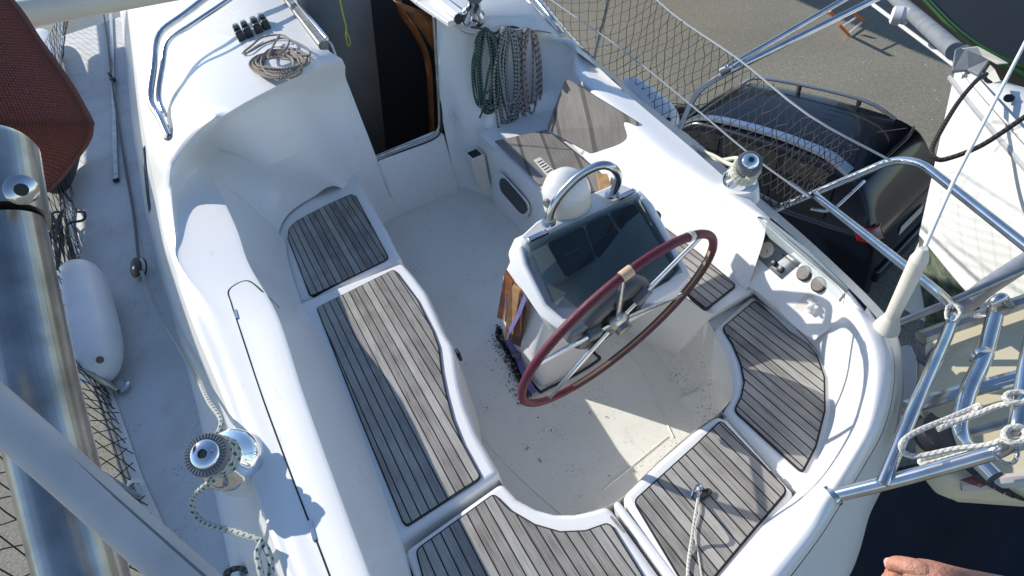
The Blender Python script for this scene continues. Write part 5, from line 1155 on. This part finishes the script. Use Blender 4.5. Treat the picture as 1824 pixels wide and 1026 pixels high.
Mesh().tube(cr([CP(2.75, .56, 1.60), CP(2.5, .60, 1.73), CP(1.7, .61, 1.77), CP(1.0, .60, 1.75), CP(.62, .57, 1.64)], 5), .02, 8).build('roof_rail', M['silver'], car)
for s in (1.1, 1.9): Mesh().box(CP(s, .60, 1.72), .05, .03, .08).build('rail_foot', M['black'], car)
Mesh().box(CP(1.05, -.66, 1.50), .05, .05, .12, Matrix.Rotation(.2, 3, 'Z')).build('rail_clip', M['silver'], car)
Mesh().tube([CP(.62, .12, 1.69), CP(.30, .05, 1.86)], .006, 6).build('aerial', M['black'], car)
for sg in (-1, 1):
    tl_ = [[CP(-.03, sg * .70, z), CP(.0, sg * .815, z), CP(.06, sg * .875, z), CP(.17, sg * .890, z)] for z in (1.0, 1.06, 1.14)]
    loft('tail_light', [[p_ + cu * .045 * k_ + cr_ * (-sg * .02 * k_) for p_ in r_] for k_, r_ in enumerate(tl_)], M['tail'], car, 3, 5, solid=.01)
    Mesh().box(CP(2.95, sg * .96, 1.06), .16, .12, .10).build('door_mirror', M['carpaint'], car, bevel=.03)
    for s in (.80, 3.72):
        wl_ = Mesh().lathe([(.20, -.10), (.32, -.09), (.335, 0), (.32, .09), (.20, .10)], CP(s, sg * .79, .335), cr_, 28).build('wheel', M['tyre'], car)
        Mesh().lathe([(.05, .02), (.19, .0), (.20, .10 if sg > 0 else -.10)], CP(s, sg * .81, .335), cr_ * sg, 20).build('rim', M['silver'], wl_)
Mesh().box(CP(-.05, 0, .48), 1.4, .08, .18, basis(cr_, cu, Vector((0, 0, 1)))).build('rear_bumper', M['carpaint'], car, bevel=.03)
Mesh().box(CP(-.035, 0, .84), .52, .01, .11, basis(cr_, cu, Vector((0, 0, 1)))).build('number_plate', M['creamp'], car)

# ======================= neighbouring yacht =======================
NB = thing('neighbour_yacht', 'bow of a white yacht with mossy underwater hull at the right edge', 'sailing yacht', (5.0, 1.0, G0))
bow = A(1703, 118, -.5); aft = Vector((-.59, -.81, 0)).normalized(); aftc = Vector((-.36, -.93, 0)).normalized(); aft2 = Vector((-.10, -.995, 0)).normalized()
wl0 = A(1637, 418, -1.6); kd = Vector((.45, -.32, 0))
wl_end = A(1738, 545, -1.6); wdir = (wl_end - wl0); wdir.z = 0; wdir.normalize()
hr_ = []
for t in (0, .25, .7, 1.4, 2.4, 3.6, 5.2, 7):
    curv = .035 * t * t
    dk_ = bow + aft * t + Vector((.5, -.3, 0)) * curv + Vector((0, 0, -.03 * t))
    wl_ = wl0 + wdir * t + Vector((.5, -.3, 0)) * curv
    md = dk_.lerp(wl_, .5) + Vector((-.05, .03, 0)) * min(t, 1.5)
    hr_.append([dk_, dk_.lerp(md, .5), md, wl_])
loft('hull', hr_, M['nhull'], NB, 4, 5)
kl = []
for i, t in enumerate((0, .25, .7, 1.4, 2.4, 3.6, 5.2, 7)):
    wl_ = hr_[i][3]; kl.append([wl_ + Vector((0, 0, .0)), wl_ + kd * .35 * min(1, t) + aftc * .15 + Vector((0, 0, -.35)), wl_ + kd * (.9 * min(1, t)) + aftc * .35 + Vector((0, 0, -.62)), wl_ + kd * (2.4 * min(1, t)) + aftc * .4 + Vector((0, 0, -.8))])
loft('underwater_hull', kl, M['antifoul'], NB, 4, 4)
far = []
for i, t in enumerate((0, .25, .7, 1.4, 2.4, 3.6, 5.2, 7)):
    d0 = hr_[i][0]; d1 = bow + aft2 * t + Vector((.3, .2, 0)) * min(t, 1) * .4 + Vector((0, 0, -.03 * t)); far.append((d0, d1))
loft('deck', [[a + Vector((0, 0, -.02)), a.lerp(b, .5) + Vector((0, 0, .05)), b] for a, b in far], M['nhull'], NB, 4, 4)
loft('hull', [[b, b + Vector((-.05, -.1, -.6)), b + Vector((-.35, -.35, -1.2)) , b + Vector((-.8, -.5, -1.8))] for a, b in far], M['nhull'], NB, 4, 4)
rl = cr([h[0] for h in hr_], 4)
tr_ = Mesh().tube([p + Vector((.03, -.02, .02)) for p in rl], .03, 4).build('toe_rail', M['alulight'], NB, smooth=False)
for k_, (p, c) in enumerate(((.10, .5), (.24, .5))):
    pass
Mesh().tube([p + Vector((-.02, .012, -.09)) for p in rl], .02, 6).build('rubbing_strake', M['alulight'], NB)
for x, y in ((1762, 142), (1797, 176)):
    Mesh().lathe([(.035, 0), (.035, .012)], A(x, y, -.46), (-.3, -.2, 1), 16).build('deck_fitting', M['dark'], NB)
# bow fitting: folded grey plates and cheek
bf = pm('bow_fitting', [A(1700, 92, -.35), A(1722, 83, -.32), A(1752, 100, -.38), A(1762, 112, -.42), A(1742, 138, -.45), A(1722, 128, -.47), A(1694, 132, -.50)], [tuple(range(7))], M['greymetal'], NB, smooth=False, solid=.05, bevel=.01)
pm('roller_cheek', [A(1712, 86, -.28), A(1728, 84, -.28), A(1742, 82, -.28), A(1760, 92, -.30), A(1798, 113, -.36), A(1776, 115, -.38), A(1750, 100, -.34)], [tuple(range(7))], M['creamp'], NB, smooth=False, solid=.03, bevel=.008)
pm('chain_plate', [A(1764, 118, -.4), A(1772, 126, -.42), A(1782, 146, -.46), A(1770, 150, -.48), A(1750, 138, -.46)], [tuple(range(5))], M['creamp'], NB, smooth=False, solid=.02)
# long grey spar in the cradle beyond
spar = thing('long_spar', 'long grey metal spar reaching from the bow to the top edge', 'spar', tuple(A(1700, 92, -.8)))
Mesh().tube([A(1702, 92, -.55), A(1590, -8, -1.2), A(1540, -60, -1.5)], .075, 20).build('spar_body', M['greymetal'], spar)
rl2 = thing('white_roll', 'white plastic roll resting beside the long spar in the shade', 'roll', tuple(A(1605, 30, -1.2)))
Mesh().lathe([(.07, -.10), (.095, -.08), (.10, .0), (.085, .01), (.09, .06), (.07, .08), (.04, .08), (.035, .05)], A(1605, 28, -.95), (.5, -.7, -.1), 24).build('roll_body', M['whitep'], rl2)
rope('black_rope', [A(1757, 132, -.35), A(1738, 145, -.32), A(1705, 185, -.35), A(1672, 240, -.42), A(1660, 268, -.45), A(1668, 283, -.46), A(1690, 282, -.45), A(1750, 258, -.35), A(1830, 205, -.2)], .016, 'r_black', 'thick black rope hanging in a loop over the white bow at the right', 'rope')
tag(Mesh().tube([A(1555, 8, -1.2), A(1668, 92, -1.3), A(1702, 118, -1.35)], .022, 8).build('white_pole', M['whitep']), 'thin white pole running from the top edge to the neighbouring bow', 'pole')
# third boat in shadow at the top right: dark hull with a green stripe
TB = thing('shadowed_hull', 'dark hull with a green stripe in deep shade at the top right corner', 'boat', (12, 5, G0))
def sc_(x, y, z): return A(x, y, z)
h3 = [[A(1560, -90, -.9), A(1590, -70, -1.3), A(1610, -30, -2.0)], [A(1640, -10, -.9), A(1650, 5, -1.3), A(1640, 30, -2.2)], [A(1710, 60, -.9), A(1715, 75, -1.3), A(1700, 90, -2.2)], [A(1790, 110, -.9), A(1790, 130, -1.3), A(1760, 140, -2.2)], [A(1900, 150, -.9), A(1890, 170, -1.3), A(1860, 180, -2.2)]]
loft('hull', h3, M['darkhull'], TB, 4, 4)
loft('green_stripe', [[r[0] + Vector((-.03, -.02, .05)), r[0].lerp(r[1], .35) + Vector((-.05, -.03, 0))] for r in h3], M['green'], TB, 4, 3)
loft('deck', [[r[0], r[0] + Vector((2.2, 1.4, .1)), r[0] + Vector((5, 3.4, 0))] for r in h3], M['darkhull'], TB, 4, 3)
# orange trestle, small
tz = G0
ts_ = thing('orange_trestle', 'small orange and white trestle standing on the ground at the top', 'trestle', tuple(A(1505, 50, G0)))
pA, pB, pC, pD = A(1495, 44, G0 + .55), A(1512, 62, G0 + .02), A(1538, 38, G0 + .05), A(1524, 26, G0 + .6)
Mesh().tube([pA, pB], .028, 8).build('orange_leg', M['orange'], ts_); Mesh().tube([pD, pC], .028, 8).build('orange_leg', M['orange'], ts_)
for t in (.25, .95): Mesh().tube([pA.lerp(pB, t), pD.lerp(pC, t)], .02, 8).build('crossbar', M['whitep'], ts_)
p0_, p1_ = A(1478, 20, G0 + .5), A(1490, 34, G0 + .3)
Mesh().tube([p0_, p1_], .028, 8).build('orange_leg', M['orange'], ts_)
for i, (x0, y0, x1, y1) in enumerate(((1462, -6, 1482, 22), (1478, -4, 1500, 18), (1462, -6, 1478, -4), (1470, 6, 1490, 8), (1482, 22, 1500, 18))):
    pass
# unseen hull shape added to shade the ground at the top right
SH = thing('hauled_out_yacht', 'large hauled-out yacht beyond the top edge that shades the asphalt', 'sailing yacht', (11.5, 14, G0))
shr = []
for bx, by in ((10.6, 4.0), (10.9, 6.1), (11.35, 8.3), (11.8, 10.5), (12.5, 13)):
    dk_ = Vector((bx - 3.53, by + 5.5, .3)); shr.append([dk_, dk_ + Vector((1.3, 0, -.9)), dk_ + Vector((3.7, 0, -2.9))])
loft('hull', shr, M['darkhull'], SH, 4, 4)
loft('deck', [[r[0], r[0] + Vector((2.5, 0, .15)), r[0] + Vector((5, 0, .1))] for r in shr], M['nhull'], SH, 4, 4)

# ======================= cream boat astern =======================
CB = thing('cream_boat', 'cream hard deck of a small boat just beyond the stern rail', 'boat', tuple(A(1740, 720, -.5)))
zt = .60
cbo = [(1652, 604), (1700, 578), (1860, 520), (2100, 440), (2160, 880), (1830, 866), (1710, 858), (1682, 848), (1660, 820), (1646, 775), (1640, 730), (1644, 655)]
prism('deck', [A(x, y, zt) for x, y in cbo], zt - .10, M['cream'], CB, bevel=.02, seg=4)
prism('hull', [A(x, y, zt - .1) for x, y in [(1664, 614), (1860, 540), (2090, 465), (2150, 895), (1830, 886), (1716, 878), (1688, 864), (1668, 832), (1655, 775), (1650, 730)]], zt - .17, M['cream'], CB, bevel=.03, seg=4)
tube('toe_rail', [A(1640, 602, zt + .05), A(1700, 580, zt + .05), A(2100, 442, zt + .05)], .022, M['steeld'], CB, 8)
tube('toe_rail', [A(1640, 610, zt + .02), A(1640, 640, zt + .02), A(1650, 650, zt + .02), A(1665, 625, zt + .02)], .012, M['greyp'], CB, 8)
for dy, r_ in ((0, .020), (9, .012)):
    tube('deck_track', [A(1612, 725 + dy * .4, zt + .05), A(1640, 717 + dy, zt + .05), A(2110, 590 + dy, zt + .05)], r_ * .9, M['steel'], CB, 8)
tube('deck_track', [A(1690, 782, zt + .04), A(1860, 735, zt + .04)], .012, M['steeld'], CB, 8)
tube('boarding_tube', bent([A(1772, 565, zt + .16), A(1752, 640, zt + .16), A(1722, 700, zt + .16), A(1706, 765, zt + .14), A(1722, 800, zt + .1), A(1772, 850, zt + .1)], .05), .020, M['steel'], CB, 12)
tube('grab_loop', bent([A(1766, 575, .64), A(1766, 540, .72), A(1785, 528, .74), A(1802, 548, .64)], .03), .014, M['steel'], CB, 12)
for y in (636,): Mesh().lathe([(.03, -.006), (.03, .006)], A(1749, y, zt + .16), (.4, 1, -.2), 16).build('clamp', M['steel'], CB)
tube('rubbing_line', cr([A(1710, 862, zt - .02), A(1780, 858, zt + .0), A(1860, 850, zt + .0)], 4), .018, M['r_redwhite'], CB, 8)
bs = cr([A(1655, 762, .66), A(1640, 750, .68), A(1652, 742, .7), A(1675, 765, .68), A(1690, 790, .66), A(1740, 840, .63), A(1800, 876, .58), A(1850, 890, .46)], 4)
o_ = strip('black_strap', bs, .035, 'dark', None); tag(o_, 'black webbing strap hanging from a clip across the cream boat', 'strap')
ck = Mesh().lathe([(.045, -.02), (.052, 0), (.045, .02)], A(1664, 776, .68), (.2, -.4, 1), 20).build('black_reel', M['black']); tag(ck, 'round black webbing reel hanging beside the white rope on the stern rail', 'reel')
gp = tag(Mesh().tube([A(1698, 560, .50), A(1760, 510, .52), A(1860, 445, .55)], .030, 16).build('grey_pipe', M['greypipe']), 'thick grey plastic pipe lashed to the corner of the stern rail', 'pipe')
rope('lashing_cord', [A(1698 + 14 * math.cos(i * 1.7), 558 + 16 * math.sin(i * 1.7) + 2 * math.sin(i), .80 + .01 * math.sin(i * 2.3)) for i in range(22)], .0035, 'r_cordw', 'thin white cord lashed many times round the rail corner and grey pipe', 'cord', group='lashings on the stern rail')
rope('lashing_cord', [A(1622 + 22 * math.cos(i * 1.3) + 3 * i, 738 + 10 * math.sin(i * 1.5), .55 + .01 * math.sin(i)) for i in range(16)], .0035, 'r_cordw', 'thin pale cord tangled round the middle of the stern rail upright', 'cord', group='lashings on the stern rail')
# white rope along the stern rail
rope('stern_rope', [A(1808 + 20 * math.cos(i * 1.15), 775 + 15 * math.sin(i * 1.15), .985 + .004 * math.sin(i * .7)) for i in range(22)] + [A(1770, 790, .95), A(1700, 800, .92), A(1640, 812, .90), A(1612, 808, .90), A(1606, 790, .92), A(1630, 770, .92), A(1690, 745, .92), A(1730, 728, .92), A(1745, 722, .93), A(1735, 735, .92), A(1715, 745, .92), A(1680, 755, .92)], .0062, 'r_twist', 'white three-strand rope wrapped on the stern rail corner and led back along it', 'rope', group='white ropes on the stern rail')
rope('stern_rope', [A(1812 + 22 * math.cos(i * 1.3), 708 + 10 * math.sin(i * 1.3), 1.0 + .003 * math.sin(i)) for i in range(16)] + [A(1780, 722, .95), A(1740, 738, .93), A(1700, 752, .92), A(1670, 765, .92)], .0060, 'r_twist', 'white three-strand rope looped round the upper part of the stern rail', 'rope', group='white ropes on the stern rail')
rope('stern_rope', [A(1800, 790, .90), A(1720, 808, .86), A(1650, 826, .84), A(1643, 818, .84), A(1690, 806, .85), A(1760, 792, .88)], .0060, 'r_twist', 'white three-strand rope lying doubled just behind the lower stern rail tube', 'rope', group='white ropes on the stern rail')
# outboard bracket / folded grey steps behind the stern
tag(prism('grey_fender_step', roundpoly([A(1598, 618, .10), A(1622, 612, .10), A(1634, 640, .10), A(1634, 690, .10), A(1615, 720, .10), A(1600, 700, .10)], .02), -.15, M['greylight'], None, bevel=.02), 'pale grey moulded step wedged behind the stern quarter', 'step')
# dark sheet added on the asphalt, its colour standing in for the hull's shade
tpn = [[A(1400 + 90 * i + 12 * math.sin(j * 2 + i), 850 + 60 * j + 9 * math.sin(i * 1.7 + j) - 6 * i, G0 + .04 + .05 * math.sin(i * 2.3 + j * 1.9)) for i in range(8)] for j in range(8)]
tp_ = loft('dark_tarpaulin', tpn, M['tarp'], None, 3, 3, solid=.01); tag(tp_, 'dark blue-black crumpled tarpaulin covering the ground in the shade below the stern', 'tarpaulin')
# ======================= person's hand, bottom right =======================
PE = thing('person', 'bare hand and forearm reaching in at the bottom right edge, loosely closed', 'person', tuple(A(1660, 1080, .95)))
HD = .98
def H(x, y, d): return AD(x, y, d)
def skin(name, chains, radii, m, parent):
    me = bpy.data.meshes.new(name); vs = []; es = []; rs = []
    for ch, rr in zip(chains, radii):
        prev = None
        for p, r in zip(ch, rr):
            if isinstance(p, int): prev = p; continue
            vs.append(tuple(p)); rs.append(r); i = len(vs) - 1
            if prev is not None: es.append((prev, i))
            prev = i
    me.from_pydata(vs, es, []); o = link(name, me, m, parent, smooth=False)
    o.modifiers.new('skin', 'SKIN'); 
    if not me.skin_vertices: 
        bm = bmesh.new(); bm.from_mesh(me); bm.verts.layers.skin.verify(); bm.to_mesh(me); bm.free()
    for i, r in enumerate(rs): me.skin_vertices[0].data[i].radius = (r if isinstance(r, tuple) else (r, r)); 
    me.skin_vertices[0].data[0].use_root = True
    s = o.modifiers.new('sub', 'SUBSURF'); s.levels = 2; s.render_levels = 2; o.modifiers['skin'].use_smooth_shade = True
    return o
dh = 1.05
wr_ = H(1688, 1044, dh); el_ = H(1960, 1130, dh + .10); pal = H(1636, 1034, dh)
hb_ = skin('arm', [[el_, el_.lerp(wr_, .55), wr_, H(1662, 1038, dh), pal, H(1612, 1030, dh + .005)]], [[.045, .038, (.026, .032), (.028, .036), (.026, .038), (.018, .034)]], M['skin'], PE)
cu_ = (Vector((0, 0, CAMZ)) - pal).normalized()
for i, (ox, oy, L_) in enumerate(((1607, 1016, 1.0), (1600, 1030, 1.08), (1602, 1045, 1.0), (1608, 1060, .82))):
    b_ = H(ox + 18, oy + 2, dh); k1 = H(ox - 14 * L_, oy - 2, dh - .006); k2 = H(ox - 22 * L_, oy + 10, dh + .022); k3 = H(ox - 4, oy + 14, dh + .036)
    skin('finger', [[b_, k1.lerp(b_, .35), k1, k2, k3]], [[.0105, .0105, .0100, .009, .008]], M['skin'], hb_)
th = skin('thumb', [[H(1668, 1032, dh - .012), H(1640, 1016, dh - .022), H(1612, 1006, dh - .022), H(1592, 1003, dh - .012), H(1580, 1010, dh)]], [[.014, .0145, .0118, .0105, .0085]], M['skin'], hb_)
Mesh().lathe([(.0062, 0), (.005, .0012)], H(1583, 1002, dh - .014), (Vector((0, 0, CAMZ)) - pal + Vector((-.3, .2, 0))), 12).build('thumbnail', M['nail'], th)

# ---------------- object origins at their bases ----------------
for o in list(bpy.data.objects):
    if o.type == 'MESH' and o.parent is None and o.get('kind') != 'structure' and o.data.users == 1:
        xs = [v.co for v in o.data.vertices]
        if not xs: continue
        mn = Vector([min(c[i] for c in xs) for i in range(3)]); mx_ = Vector([max(c[i] for c in xs) for i in range(3)])
        c_ = Vector(((mn.x + mx_.x) / 2, (mn.y + mx_.y) / 2, mn.z)); o.data.transform(Matrix.Translation(-c_)); o.location = c_
